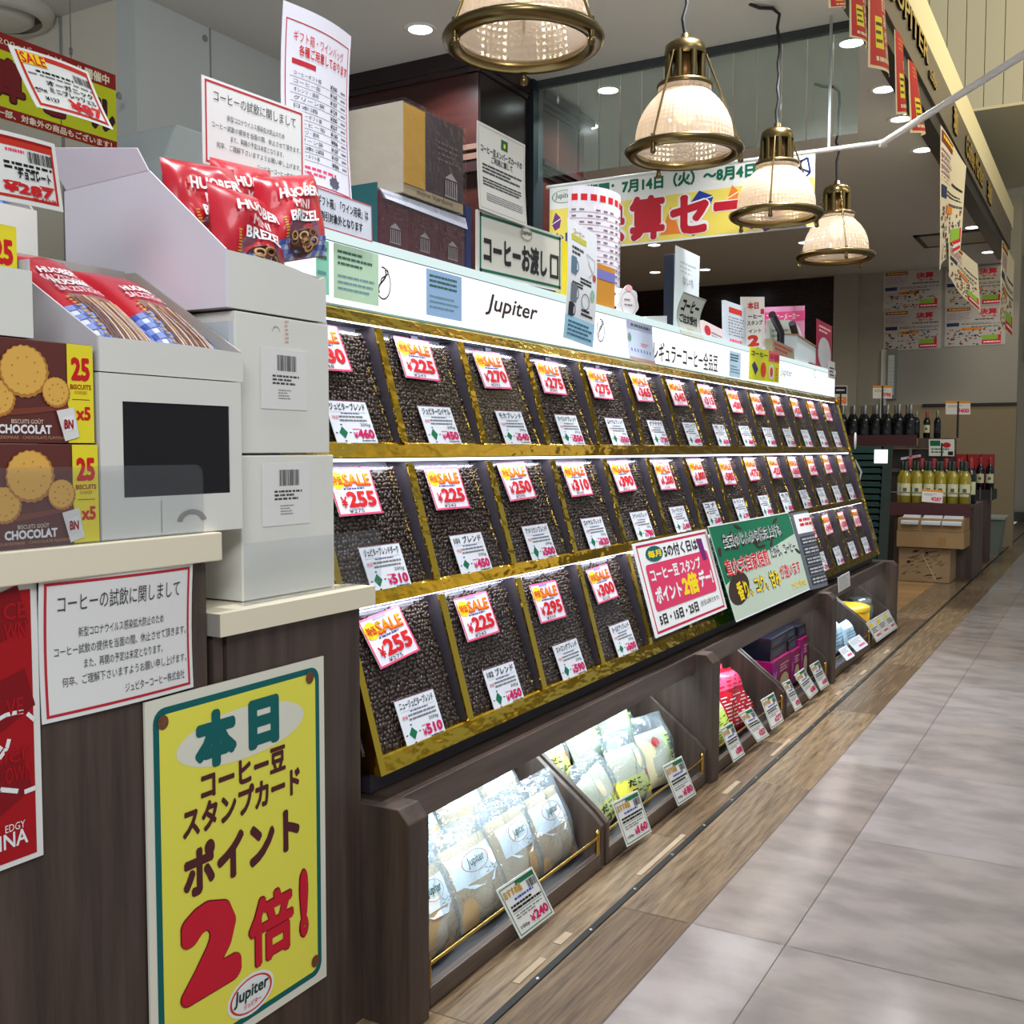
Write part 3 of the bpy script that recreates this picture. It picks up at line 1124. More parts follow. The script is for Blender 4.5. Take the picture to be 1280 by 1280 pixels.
wall_text('Jupiter', (609, 366), (671, 407), 1.2095, INKB, 'sign_lettering', 'slanted brown script lettering in the middle of the lit sign box', 'lettering', .02, .4)
wall_text('レギュラーコーヒー全品豆', (817, 425), (897, 466), 1.2095, INKB, 'sign_lettering', 'row of dark Japanese characters on the lit sign right of the small calendar', 'lettering', .02)
wall_text('Jupiter', (976, 459), (990, 474), 1.2095, P('sign_grey_blue', (120, 150, 160)), 'sign_lettering', 'faint small script lettering right of the yellow notice on the lit sign', 'lettering', .0, .2)

# ------------------------------------------------------------------ low display units under the dispenser
UNITS = [(1.284, 1.338), (2.685, 2.742), (4.07, 4.13), (5.40, 5.46)]
PROF = [(0.913, 0), (0.913, 0.327), (0.933, 0.348), (1.38, 0.348), (1.38, 0)]
IN_DARK = wood('unit_inside_dark', (30, 26, 27), (46, 40, 41), (9, 9, .6), .5, 4, .1)
COLD = (0.78, 0.93, 1.0)
for i in range(3):
    (a0, a1), (b0, b1) = UNITS[i], UNITS[i + 1]
    t = thing('display_base_unit', ((a0 + b0) / 2, 1.1, 0), ('nearest dark wood base unit under the bean dispenser, holding coffee filters', 'middle dark wood base unit under the bean dispenser, holding pink boxes', 'farthest dark wood base unit under the bean dispenser, holding a yellow tub')[i], 'display unit', 'base units under the bean dispenser')
    m = MB()
    m.prism_x(PROF, a0, a1, DWOOD)
    m.build('side_panel', t, .002)
    if i == 2:
        m = MB()
        m.prism_x(PROF, b0, b1, DWOOD)
        m.build('side_panel', t, .002)
    m = MB()
    m.box(a1, b0, 0.9645, 0.985, 0.296, 0.348, DWOODH)
    m.build('front_rail', t, .0015)
    m = MB()
    m.box(a1, b0, 0.986, 1.38, 0.338, 0.348, DWOODH)
    m.build('top_board', t)
    m = MB()
    m.box(a1, b0, 1.36, 1.38, 0, 0.337, IN_DARK)
    m.build('back_panel', t)
    m = MB()
    m.box(a1 + .02, b0 - .02, 1.0, 1.02, 0.326, 0.336, emit('unit_tube_glow', (222, 244, 255), 6.0))
    m.build('light_tube', t)
    l = area('light_tube_lamp', ((a1 + b0) / 2, 1.01, 0.324), b0 - a1 - .06, 0.02, (5.2, 3.0, 3.2)[i], COLD, (0, .45, -1), 135)
    l.parent = t
    l.matrix_parent_inverse = t.matrix_world.inverted()
# shelf edge label paper on the far rail
tag(card_px((1047, 722), (1062, 714), (1048, 741), y=.96).base(PAPER).lines(.12, .1, .9, .9, 8, LGREY, 1, .4).done('rail_notice'), 'small cream paper notice taped to the rail of the farthest base unit', 'notice')
BINS = [(1.345, 2.022), (2.034, 2.678), (2.748, 3.452), (3.464, 4.063), (4.136, 4.885), (4.897, 5.394)]
BPROF = [(.926, .004), (.926, .094), (.95, .118), (1.09, .225), (1.34, .225), (1.34, .004)]
BINL = ['wooden filter tray nearest the counter, full of brown paper packs', 'wooden filter tray with yellow labelled packs', 'wooden tray of red and yellow packs', 'wooden tray stacked with pink and dark boxes', 'wooden tray with pale blue lit packets beyond the pink boxes', 'wooden tray with the yellow tub at the far end']
for (x0, x1), lb in zip(BINS, BINL):
    t = thing('display_tray', ((x0 + x1) / 2, 1.1, 0.004), lb, 'tray', 'wooden trays in the base units')
    m = MB()
    m.tube([(x0 + .018, .933, .070), (x1 - .018, .933, .070)], .0032, BRASS, 10)
    rail_ = m.build('brass_rail', t)
    for (a, b) in ((x0, x0 + .014), (x1 - .014, x1)):
        m = MB()
        m.prism_x(BPROF, a, b, DWOOD)
        m.build('side_panel', t, .0015)
        m = MB()
        m.tube([(b + .004 if a == x0 else a - .004, .933, .036), (b + .004 if a == x0 else a - .004, .933, .082)], .0055, BRASS, 12)
        m.lathe([(0.0001, .006), (.004, .004), (.0058, 0)], (b + .004 if a == x0 else a - .004, .933, .082), BRASS, 12)
        m.build('brass_post', rail_)
    m = MB()
    m.box(x0 + .014, x1 - .014, .926, .94, .004, .036, DWOODH)
    m.build('front_lip', t, .0015)
    m = MB()
    m.hexa([(x0 + .014, .94, .005), (x1 - .014, .94, .005), (x1 - .014, 1.34, .005), (x0 + .014, 1.34, .005)],
           [(x0 + .014, .94, .02), (x1 - .014, .94, .02), (x1 - .014, 1.34, .05), (x0 + .014, 1.34, .05)], IN_DARK)
    m.build('tray_floor', t)


def shelf_card(TL, TR, BL, price, code, label, yt=.9255, yb=.905):
    a, b, c3 = at(TL, y=yt), at(TR, y=yt), at(BL, y=yb)
    c = Card(a, b, c3)
    c.base(PAPER, .001)
    c.frame(.04, .04, .96, .96, .0022, GREEN, 1)
    c.rect(.45, .04, .96, .13, GREEN, 1)
    c.text('おすすめ品', .08, .10, .55, .26, GOLDINK, 2, .05)
    c.barcode(.70, .15, .94, .30, BLACK, 1, 14)
    c.lines(.28, .30, .80, .36, 1, BLUE, 1, .7)
    c.lines(.12, .39, .92, .53, 2, BLACK, 1, .62, .05, int(price))
    c.line([(.1, .55), (.9, .55)], .0012, GREEN, 1)
    c.lines(.14, .58, .86, .68, 2, GREY, 1, .5)
    c.text('¥', .42, .74, .54, .88, MAGENTA, 2, .03)
    c.text(price, .54, .70, .92, .88, MAGENTA, 2, .05)
    c.text(code, .12, .80, .36, .88, BLACK, 2, .02)
    tag(c.done('shelf_price_card'), label, 'price card', 'green edged price cards on the trays')


shelf_card((620, 1113), (665, 1083), (651, 1174), '240', '100p', 'green edged 240 yen price card clipped to the nearest tray')
shelf_card((765, 1004), (797, 987), (784, 1059), '160', '100p', 'green edged 160 yen price card on the tray of yellow labelled packs')
shelf_card((828, 958), (852, 944.7), (847.7, 1007.7), '180', '100p', 'green edged 180 yen price card hanging beside the brass post')
shelf_card((900, 911), (915, 902), (917, 953), '308', '', 'price card lowest and nearest on the tray of red packs', .925, .9)
shelf_card((923, 892), (939, 884), (947, 928), '257', '', 'tilted 257 yen price card below the red pack', .925, .9)
shelf_card((951, 875), (967, 865), (964.5, 912), '277', '', '277 yen price card left of the tray of pink boxes', .925, .9)
shelf_card((977.5, 854), (987, 849), (994, 889), '190', '', 'leftmost price card under the pink boxes', .925, .9)
shelf_card((992.7, 844), (1004.6, 834.6), (1012, 874), '180', '', 'middle price card under the pink boxes', .925, .9)
shelf_card((1011.7, 832), (1023, 825), (1026, 863), '160', '', 'rightmost price card under the pink boxes', .925, .9)
for (a, b, c3, lb) in (((1047.5, 812), (1058, 806), (1058.5, 826), 'pale price card lying low at the left of the far pale blue tray'), ((1059, 801.6), (1074, 793), (1071, 815), 'pale price card lying on the lip of the far pale blue tray')):
    c = Card(at(a, y=.935), at(b, y=.935), at(c3, y=.905)).base(P('card_cool_white', (224, 230, 238)))
    c.lines(.1, .1, .9, .5, 3, LGREY, 1, .5).lines(.4, .6, .9, .85, 1, PINK, 1, .6)
    tag(c.done('shelf_price_card'), lb, 'price card', 'green edged price cards on the trays')
c = Card(at((1082.5, 779), y=.93), at((1110.4, 762), y=.93), at((1096, 803), y=.905)).base(PAPER)
for u in (.02, .35, .68):
    c.frame(u, .05, u + .29, .95, .002, GREEN, 1)
    c.rect(u + .03, .12, u + .16, .3, YELLOW, 1)
    c.lines(u + .04, .34, u + .27, .6, 3, BLACK, 1, .5, .1, int(u * 90))
    c.lines(u + .1, .68, u + .27, .82, 1, PINK, 1, .7)
tag(c.done('shelf_price_card'), 'three green edged price cards in one strip below the yellow tub', 'price card')
# ------------------------------------------------------------------ pillow packs
FILM = film('clear_bag', (236, 246, 255), gloss=0.12, rough=0.10, diffuse=0.13, bump=1.0, bscale=55)


class Pack(Card):
    """Soft pack: a printed front that bulges, a matching back and a crimped fin at the top."""

    def __init__(self, TL, TR, BL, t, seed=0, wr=.06, div=14):
        r = random.Random(seed)
        a, b, c, d = (r.uniform(0, 6.3) for _ in range(4))
        k = r.uniform(5, 9)

        def bulge(u, v):
            e = max(0.0, 1 - abs(2 * u - 1) ** 2.6) ** .6 * max(0.0, 1 - abs(2 * v - 1) ** 3.2) ** .7
            return t / 2 * e * (1 + wr * 2.2 * math.sin(k * u + a + 3 * v) * math.sin(5 * v + b) + wr * math.sin(15 * u + c) * math.sin(11 * v + d))
        super().__init__(TL, TR, BL, bulge, div, .0012)

    def body(self, m, back=None):
        d = self.div
        self.grid(0, 0, 1, 1, m, 0, d, d, smooth=True)
        b = self.b
        self.b = lambda u, v: -b(u, v)
        self.grid(0, 0, 1, 1, back or m, 0, d, d, flip=True, smooth=True)
        self.b = b
        return self

    def band(self, v0, v1, m, u0=0.0, u1=1.0, lv=1, n=None):
        self.grid(u0, v0, u1, v1, m, lv * self.lift * .5, max(2, int(self.div * (u1 - u0))), max(1, int(self.div * (v1 - v0) + .5)), smooth=True)
        return self


def frame_of(c, w, h, lean, yaw, roll=0.0):
    """Corners TL, TR, BL of an upright sheet of size w x h whose foot centre is c; lean tips its top away, yaw turns it about z."""
    M = Matrix.Rotation(yaw, 3, 'Z') @ Matrix.Rotation(-lean, 3, 'X') @ Matrix.Rotation(roll, 3, 'Y')
    f = lambda x, z: Vector(c) + M @ Vector((x, 0, z))
    return f(-w / 2, h), f(w / 2, h), f(-w / 2, 0)


# ------------------------------------------------------------------ contents of the trays
KRAFT = mat('kraft_paper', (176, 146, 104), rough=0.7, var=.06, vscale=30)
KRAFTW = mat('pack_label_white', (232, 232, 228), rough=0.45)
rr = random.Random(11)


def filter_pack(c, w, h, lean, yaw, roll, seed, label):
    TL, TR, BLp = frame_of(c, w, h, lean, yaw, roll)
    t = thing('coffee_filter_pack', c, label, 'filter pack', 'brown coffee filter packs in the nearest tray')
    p = Pack(TL, TR, BLp, .05, seed, .03)
    p.body(KRAFT)
    p.band(.12, .50, KRAFTW, .10, .92)
    p.poly([(.20, .50), (.82, .50), (.70, .60), (.34, .58)], KRAFTW, 1)
    p.ring(.52, .27, .25, .13, .06, P('label_red_brown', (190, 100, 70)), 2, 26)
    p.text('Jupiter', .36, .20, .68, .34, P('dark_green_ink', (20, 70, 60)), 3, .02, .15)
    p.text('コーヒー', .60, .40, .86, .48, BLACK, 3, .01)
    p.line([(.12, .62), (.86, .55)], .002, P('label_red_brown', (190, 100, 70)), 2)
    p.line([(.5, .7), (.5, .98)], .001, P('fold_brown', (150, 120, 90)), 2)
    p.frame(.60, .66, .80, .86, .001, P('fold_brown', (150, 120, 90)), 2)
    p.done('paper_stack', t)
    f2 = Pack(Vector(TL) + (Vector(TL) - Vector(BLp)) * .26 + (Vector(TL) - Vector(TR)) * .04, Vector(TR) + (Vector(TL) - Vector(BLp)) * .26 + (Vector(TR) - Vector(TL)) * .04, Vector(BLp) + (Vector(TL) - Vector(TR)) * .04, .062, seed + 50, .16)
    f2.body(FILM)
    f2.done('clear_bag', t)


front = [(1.475, .985, .03, .15, .14, .42, .12, .10), (1.63, .985, .03, .16, .145, .45, -.1, -.05), (1.785, .985, .03, .16, .15, .42, .08, .04), (1.93, .985, .03, .14, .15, .40, -.12, -.06)]
FL = ['front row of the nearest tray, first from the left', 'front row of the nearest tray, behind the 240 yen card', 'front row of the nearest tray, third from the left', 'front row of the nearest tray, by the right brass post']
for i, (x, y, z, w, h, le, ya, ro) in enumerate(front):
    filter_pack((x, y, z), w, h, le, ya, ro, i, 'brown paper filter pack, ' + FL[i])
back = [(1.44, 1.085, .09, .16, .15, .6, .2, .12), (1.60, 1.09, .10, .16, .15, .55, -.1, -.1), (1.76, 1.09, .11, .16, .14, .55, .1, .12), (1.91, 1.09, .11, .15, .14, .5, 0, -.1)]
BLb = ['first', 'second', 'third', 'fourth']
for i, (x, y, z, w, h, le, ya, ro) in enumerate(back):
    filter_pack((x, y, z), w, h, le, ya, ro, 20 + i, 'brown paper filter pack, rear row of the nearest tray, %s from the left' % BLb[i])
BEIGEF = mat('filter_paper_beige', (206, 194, 160), rough=.7)
YLAB = P('label_yellow', (232, 226, 88))
YLAB2 = P('label_yellow_green', (214, 232, 110))


def yellow_pack(c, w, h, lean, yaw, roll, seed, label, low=True):
    TL, TR, BLp = frame_of(c, w, h, lean, yaw, roll)
    t = thing('coffee_filter_pack', c, label, 'filter pack', 'yellow labelled filter packs in the second tray')
    p = Pack(TL, TR, BLp, .055, seed, .05)
    p.body(BEIGEF)
    if low:
        p.band(.52, .88, YLAB, .0, 1)
        p.text('だこ', .15, .56, .5, .68, BLACK, 3, .04)
        p.text('コーヒー', .2, .72, .8, .84, BLACK, 3, .04)
        p.ell(.8, .54, .07, .06, RED, 3)
    else:
        p.band(.1, .95, YLAB2, .62, .95)
        for k, ch in enumerate('コーヒーの'):
            p.text(ch, .68, .14 + .16 * k, .9, .27 + .16 * k, BLACK, 3, .03)
        p.ell(.35, .2, .10, .08, RED, 3, 14, 0, .2)
    p.done('paper_stack', t)
    f2 = Pack(Vector(TL) + (Vector(TL) - Vector(BLp)) * .3, Vector(TR) + (Vector(TL) - Vector(BLp)) * .3, BLp, .066, seed + 50, .18)
    f2.body(FILM)
    f2.done('clear_bag', t)


yellow_pack((2.19, .99, .03), .17, .13, .42, .1, -.08, 31, 'yellow labelled filter pack, front of second tray, above the 160 yen card')
yellow_pack((2.36, .99, .03), .16, .14, .42, -.05, .05, 32, 'yellow labelled filter pack in the middle front of the second tray')
yellow_pack((2.53, .99, .03), .16, .14, .35, -.1, .05, 33, 'tall yellow labelled filter pack at the right front of the second tray', False)
yellow_pack((2.15, 1.10, .12), .15, .13, .5, .1, .12, 34, 'pale filter pack lying at the rear left of the second tray')
yellow_pack((2.32, 1.09, .12), .16, .15, .45, 0, -.08, 35, 'filter pack with a red flower mark at the rear middle of the second tray', False)
yellow_pack((2.50, 1.09, .11), .15, .16, .4, -.1, .05, 36, 'filter pack with a vertical yellow strip at the rear right of the second tray', False)


def goods_pack(c, w, h, t_, lean, yaw, roll, seed, label, cols, group):
    TL, TR, BLp = frame_of(c, w, h, lean, yaw, roll)
    t = thing('snack_pack', c, label, 'pack', group)
    p = Pack(TL, TR, BLp, t_, seed, .12)
    p.body(cols[0])
    p.band(.06, .34, cols[1], 0, 1)
    p.lines(.08, .42, .92, .92, 9, cols[2], 2, .3, .35, seed)
    p.lines(.12, .12, .9, .38, 4, cols[0], 2, .4, .5, seed + 1)
    p.done('pouch', t)
    m = MB()
    q = Vector(TL) * .5 + Vector(TR) * .5
    up = (Vector(TL) - Vector(BLp)).normalized()
    rt_ = (Vector(TR) - Vector(TL)).normalized()
    for s in (-1, 1):
        m.tube([q, q + rt_ * .03 * s + up * .025, q + rt_ * .045 * s + up * .005, q], .007, cols[1], 8)
    m.build('bow', t)


REDP = mat('pack_red_glossy', (206, 24, 46), rough=.25)
PINKP = mat('pack_pink_glossy', (236, 80, 120), rough=.25)
goods_pack((3.14, .99, .03), .30, .19, .09, .4, .05, .1, 41, 'large red pack with a pink bow in the third tray', (REDP, PINKP, WHITE), 'packs in the third tray')
goods_pack((2.92, .975, .03), .24, .13, .05, .4, -.1, -.1, 42, 'yellow green pack at the left of the third tray', (P('label_yellow_green', (214, 232, 110)), CREAM, BLACK), 'packs in the third tray')
goods_pack((2.95, 1.1, .14), .2, .15, .06, .4, 0, .1, 43, 'pink topped clear pack at the rear left of the third tray', (PINKP, WHITE, WHITE), 'packs in the third tray')
goods_pack((3.3, 1.1, .10), .18, .15, .06, .4, 0, -.15, 44, 'red pack at the rear right of the third tray', (REDP, REDP, WHITE), 'packs in the third tray')
# white glass partition edges between the third tray and the pink boxes
MAGB = mat('box_magenta', (146, 14, 84), rough=.3)
DNAVY = mat('box_dark_navy', (16, 15, 28), rough=.3)


def filter_box(x0, x1, y0, y1, z0, z1, m_, label, group, disc=True):
    t = thing('filter_box', ((x0 + x1) / 2, (y0 + y1) / 2, z0), label, 'box', group)
    m = MB()
    m.box(x0, x1, y0, y1, z0, z1, m_)
    t = m.build('carton', t, .001)
    c = card_y(x0 + .003, x1 - .003, z0 + .003, z1 - .003, y0 - .0006)
    if disc:
        c.ell(.66, .72, .26, .26, P('disc_cream', (206, 190, 150)), 1)
        c.rect(.0, .05, .3, .95, P('box_violet', (150, 40, 140)), 0)
        c.text('V', .08, .3, .24, .6, P('box_lilac', (190, 150, 220)), 1, .03)
        c.lines(.42, .15, .9, .4, 3, P('box_pale_pink', (240, 190, 210)), 1, .5)
    else:
        c.lines(.12, .2, .85, .8, 4, P('box_slate', (120, 130, 160)), 1, .4, .1, int(x0 * 100))
    c.done('front_print', t)


g = 'magenta filter boxes in the fourth tray'
filter_box(3.56, 3.79, 1.0, 1.12, .035, .165, MAGB, 'magenta filter box at the left front of the fourth tray', g)
filter_box(3.80, 3.93, 1.0, 1.12, .035, .160, MAGB, 'narrow magenta filter box in the middle front of the fourth tray', g)
filter_box(3.935, 4.045, 1.0, 1.12, .035, .185, MAGB, 'tall magenta filter box at the right front of the fourth tray', g)
filter_box(3.50, 3.68, 1.14, 1.27, .055, .23, MAGB, 'magenta filter box standing behind, at the left of the fourth tray', g)
g = 'dark boxes stacked on the magenta ones'
filter_box(3.57, 3.78, 1.01, 1.12, .1655, .205, DNAVY, 'dark navy box lowest of the left stack on the magenta boxes', g, False)
filter_box(3.575, 3.785, 1.01, 1.12, .2055, .243, DNAVY, 'dark navy box topmost of the left stack on the magenta boxes', g, False)
filter_box(3.802, 3.93, 1.01, 1.12, .1605, .200, DNAVY, 'lower dark navy box on the narrow magenta box in the middle', g, False)
filter_box(3.795, 3.915, 1.015, 1.12, .2005, .24, DNAVY, 'topmost dark navy box over the narrow magenta box in the middle', g, False)
filter_box(3.937, 4.045, 1.01, 1.12, .1855, .232, DNAVY, 'dark navy box on the tall magenta box at the right', g, False)
# fifth and sixth trays
PALE = mat('packet_pale_blue', (190, 220, 236), rough=.35)


def packet(x0, x1, y, z0, z1, lean, label, seed):
    TL, TR, BLp = frame_of(((x0 + x1) / 2, y, z0), x1 - x0, z1 - z0, lean, 0, 0)
    p = Pack(TL, TR, BLp, .06, seed, .1)
    p.body(PALE)
    p.band(.1, .3, WHITE, .05, .95)
    p.lines(.1, .4, .9, .8, 4, P('ink_soft_blue', (110, 150, 190)), 2, .4, .1, seed)
    tag(p.done('foil_packet'), label, 'packet', 'pale packets in the fifth tray')


packet(4.46, 4.66, 1.0, .03, .17, .3, 'pale blue packet at the left front of the fifth tray', 61)
packet(4.67, 4.85, .99, .03, .14, .35, 'pale blue packet beside the white cards in the fifth tray', 62)
m = MB()
m.box(4.45, 4.68, 1.12, 1.24, .05, .22, WHITE)
tag(m.build('white_box', bevel=.002), 'white carton at the rear of the fifth tray', 'box')
t = thing('yellow_tub', (5.06, 1.09, .03), 'yellow lidded tub in the farthest tray', 'tub')
m = MB()
m.lathe([(.0001, 0), (.115, 0), (.12, .004), (.12, .12), (.0001, .12)], (5.06, 1.09, .035), mat('tub_yellow', (232, 176, 20), rough=.35), 36)
m.build('tub_body', t)
m = MB()
m.lathe([(.124, 0), (.124, .018), (.118, .022), (.0001, .022)], (5.06, 1.09, .145), mat('tub_lid_yellow', (244, 196, 48), rough=.3), 36)
m.build('lid', t)
t = thing('glass_jar', (5.30, 1.06, .03), 'clear glass jar right of the yellow tub in the farthest tray', 'jar')
m = MB()
m.lathe([(.0001, 0), (.06, 0), (.064, .01), (.064, .10), (.05, .12), (.05, .125)], (5.30, 1.06, .035), film('jar_glass', (226, 240, 246), gloss=.14, diffuse=.12), 28)
m.build('jar_body', t)
m = MB()
m.lathe([(.0001, .02), (.054, .02), (.056, .014), (.056, 0)], (5.30, 1.06, .152), mat('lid_steel', (200, 206, 210), rough=.2, metal=.9), 28)
m.build('lid', t)
for x, r_, h, lb in ((4.68, .07, .22, 'dark canister behind the pale packets at the fifth tray end'), (4.97, .06, .23, 'dark tall canister behind the yellow tub'), (5.16, .07, .24, 'dark tall canister at the rear right behind the yellow tub')):
    t = thing('canister', (x, 1.25, .05), lb, 'canister', 'dark canisters at the back')
    m = MB()
    m.lathe([(.0001, 0), (r_, 0), (r_, h * .86), (.0001, h * .86)], (x, 1.25, .05), mat('canister_dark', (34, 36, 44), rough=.25), 28)
    m.build('body', t)
    m = MB()
    m.lathe([(r_ * 1.03, 0), (r_ * 1.03, h * .12), (.0001, h * .14)], (x, 1.25, .05 + h * .86), mat('canister_lid', (120, 140, 152), rough=.25, metal=.6), 28)
    m.build('lid', t)

# ------------------------------------------------------------------ posters leaning on the bottom tier
def lean_card(TL, TR, BL, off, bulge=None, div=1):
    def on(px):
        v = ray(*px)
        k = .984 - .286 * .399 + off
        t = (k - (EYE.y - .286 * EYE.z)) / (v.y - .286 * v.z)
        return EYE + v * t
    return Card(on(TL), on(TR), on(BL), bulge, div)


c = lean_card((790, 680), (883, 661), (820, 798), -.022).base(WHITE, .002)
c.frame(.03, .03, .97, .97, .006, P('poster_crimson', (196, 30, 70)), 1)
c.ell(.22, .15, .105, .085, TEAL, 2)
c.text('毎月', .14, .11, .30, .19, YELLOW, 3, .04)
c.text('5の付く日は', .34, .08, .80, .22, BLACK, 2, .03)
c.rrect(.08, .25, .92, .75, .012, P('poster_rose', (216, 58, 100)), 2)
c.text('コーヒー豆 スタンプ', .11, .30, .78, .44, WHITE, 3, .035)
c.text('ポイント', .11, .50, .44, .68, WHITE, 3, .05)
c.text('2倍', .46, .45, .68, .70, YELLOW, 3, .06)
c.text('デー!', .70, .46, .90, .66, WHITE, 3, .05)
c.poly([(.80, .09), (.88, .10), (.89, .36), (.83, .36)], P('poster_purple', (110, 30, 110)), 3)
c.text('5日・15日・25日', .09, .79, .60, .90, BLACK, 2, .035)
c.text('(生豆は除きます)', .64, .80, .92, .87, BLACK, 2, .01)
tag(c.done('points_poster'), 'white and pink double points day poster leaning on the dispenser', 'poster')
GREENP = P('poster_green', (18, 112, 78))
c = lean_card((884, 658), (985, 640), (920, 778), -.032).base(GREENP, .002)
c.poly([(.0, .62), (.35, .45), (1, .28), (1, 1), (0, 1)], P('poster_pale_green', (190, 206, 188)), 1)
c.ell(.13, .69, .11, .17, P('poster_bean', (60, 44, 36)), 2, 24, .4)
for i in range(16):
    c.ell(rr.uniform(.03, .97), rr.uniform(.03, .5), .018, .05, P('poster_bean', (60, 44, 36)), 2, 12, rr.uniform(0, 3))
c.frame(0, 0, 1, 1, .004, WHITE, 2)
c.text('生豆のじんから焼き上げる', .10, .11, .82, .28, WHITE, 2, .07)
c.text('生豆のじんから焼き上げる', .10, .11, .82, .28, BLACK, 3, .02)
c.text('直火式自家焙煎', .05, .37, .56, .55, WHITE, 3, .07)
c.text('直火式自家焙煎', .05, .37, .56, .55, RED, 4, .03)
c.text('だから、コーヒー', .59, .36, .95, .49, WHITE, 3, .06)
c.text('だから、コーヒー', .59, .36, .95, .49, BLACK, 4, .02)
c.text('香り、コク、甘み', .10, .62, .62, .82, BLACK, 3, .09)
c.text('香り、コク、甘み', .10, .62, .62, .82, YELLOW, 4, .035)
c.text('が違います', .64, .60, .93, .76, WHITE, 3, .06)
c.text('が違います', .64, .60, .93, .76, RED, 4, .02)
c.text('アラビカ豆100%', .74, .84, .95, .92, YELLOW, 3, .03)
tag(c.done('roasting_poster'), 'green poster with coffee beans and outlined lettering leaning on the dispenser', 'poster')
c = lean_card((986, 642), (1006, 640), (1012, 738), -.03, lambda u, v: .006 + .03 * math.sin(3.14 * u), 8).base(P('booklet_slate', (96, 104, 112)), .004)
c.rect(.05, .03, .95, .28, WHITE, 1).lines(.15, .08, .85, .2, 2, RED, 2, .6)
for k in range(5):
    c.rect(.06, .32 + .13 * k, .94, .43 + .13 * k, P('booklet_dark', (56, 60, 66)), 1)
    c.lines(.1, .335 + .13 * k, .9, .42 + .13 * k, 2, LGREY, 2, .5, .1, k)
tag(c.done('leaflet_holder'), 'grey leaflet booklet standing at the right edge of the green poster', 'leaflet')

# ------------------------------------------------------------------ posters on the counter front
c = card_y(.862, 1.191, .112, .5955, 1.0005)
c.o = Vector((.862, 0.9985, .5955))
c.base(P('poster_off_white', (226, 224, 208)), .003)
GRN = P('poster_sea_green', (6, 98, 96))
YEL = P('poster_yellow', (234, 228, 84))
c.rrect(.035, .025, .965, .975, .018, GRN, 1)
c.rrect(.062, .043, .938, .957, .013, YEL, 2)
c.ell(.50, .155, .36, .072, P('poster_off_white', (226, 224, 208)), 3, 40)
c.tpx('本', (242, 894), (295, 949), GRN, 4, .075)
c.tpx('日', (309, 877), (348, 926), GRN, 4, .075)
BRN = P('poster_brown', (84, 34, 40))
c.tpx('コーヒー豆', (249.7, 967), (356, 961), BRN, 4, .045)
c.tpx('スタンプカード', (227, 1012), (374, 989.7), BRN, 4, .045)
c.tpx('ポイント', (227.4, 1063), (373.7, 1057), BRN, 4, .055)
REDD = P('poster_red_dark', (110, 14, 30))
PRED = P('poster_red', (204, 26, 50))
for s, a, b in (('2', (222, 1143), (301, 1219)), ('倍', (308.5, 1128), (384, 1170)), ('!', (372, 1088), (385, 1168))):
    if s == '倍':
        b = (366.6, 1181.6)
    k = .04 if s == '倍' else .075
    c.tpx(s, a, b, REDD, 4, k + .008)
    c.tpx(s, (a[0] + 1, a[1] + 1), (b[0] - 1, b[1] - 1), PRED, 6, k)
u, v = c.uv((313, 1242))
c.ell(u, v, .135, .058, WHITE, 4, 36)
c.ring(u, v, .122, .050, .09, P('logo_red', (206, 60, 40)), 5, 36)
c.text('Jupiter', u - .098, v - .03, u + .1, v + .016, P('logo_green', (20, 60, 50)), 6, .03, .12)
c.text('ジュピター', u - .045, v + .018, u + .055, v + .033, P('logo_red', (206, 60, 40)), 6, .02)
for px in ((202.5, 903), (386, 847), (393, 1201), (206, 1290)):
    u, v = c.uv(px)
    c.ell(u, v, .026, .0185, mat('rusty_cap', (112, 66, 40), rough=.6, var=.3, vscale=200), 5, 20)
tag(c.done('points_poster'), 'yellow poster with teal border and a big red 2 on the counter front', 'poster')


def tasting_notice(c):
    c.base(P('notice_paper', (232, 232, 230)), .0012)
    c.frame(.025, .03, .975, .97, .0032, P('notice_red', (190, 40, 54)), 1)
    c.text('コーヒーの試飲に関しまして', .10, .12, .90, .25, P('notice_ink', (70, 70, 76)), 2, 0)
    for s, a, b, y in (('新型コロナウイルス感染拡大防止のため', .22, .78, .40), ('コーヒー試飲の提供を当面の間、休止させて頂きます。', .08, .95, .52), ('また、再開の予定は未定となります。', .25, .77, .63), ('何卒、ご理解下さいますようお願い申し上げます。', .12, .95, .74), ('ジュピターコーヒー株式会社', .50, .93, .87)):
        c.text(s, a, y - .035, b, y + .035, P('notice_ink', (70, 70, 76)), 2, 0)
    return c


c = tasting_notice(Card(at((49, 725), y=.992), at((241, 703), y=.992), at((53, 906), y=1.0), lambda u, v: .004 * math.sin(3.1 * u) - .003 * math.sin(3.1 * v), 6))
tag(c.done('tasting_notice'), 'white red framed notice fixed to the dark counter under the upper worktop', 'notice')
c = card_y(.43, .7205, .458, .756, .998).base(PAPER, .002)
c.rect(.02, .02, .972, .98, P('poster_blood_red', (168, 16, 26)), 1)
DR = P('poster_blood_dark', (132, 12, 22))
for (cx, cy) in ((.9, .12), (.92, .42), (.9, .72)):
    c.poly([(cx - .12, cy - .08), (cx + .02, cy - .12), (cx + .06, cy + .02), (cx - .10, cy + .1)], DR, 2)
for s, a, b, e, f in (('CE', .86, .06, .95, .12), ('WN', .86, .13, .95, .19), ('VE', .86, .40, .93, .46), ('ICE', .85, .58, .95, .63), ('OWN', .85, .64, .96, .70)):
    c.text(s, a, b, e, f, P('poster_blood_red', (168, 16, 26)), 3, .02)
c.line([(.80, .47), (.86, .452), (.90, .452), (.93, .455)], .0045, WHITE, 3)
c.line([(.945, .465), (.975, .495)], .0045, WHITE, 3)
c.line([(.83, .60), (.86, .57), (.87, .54)], .0045, WHITE, 3)
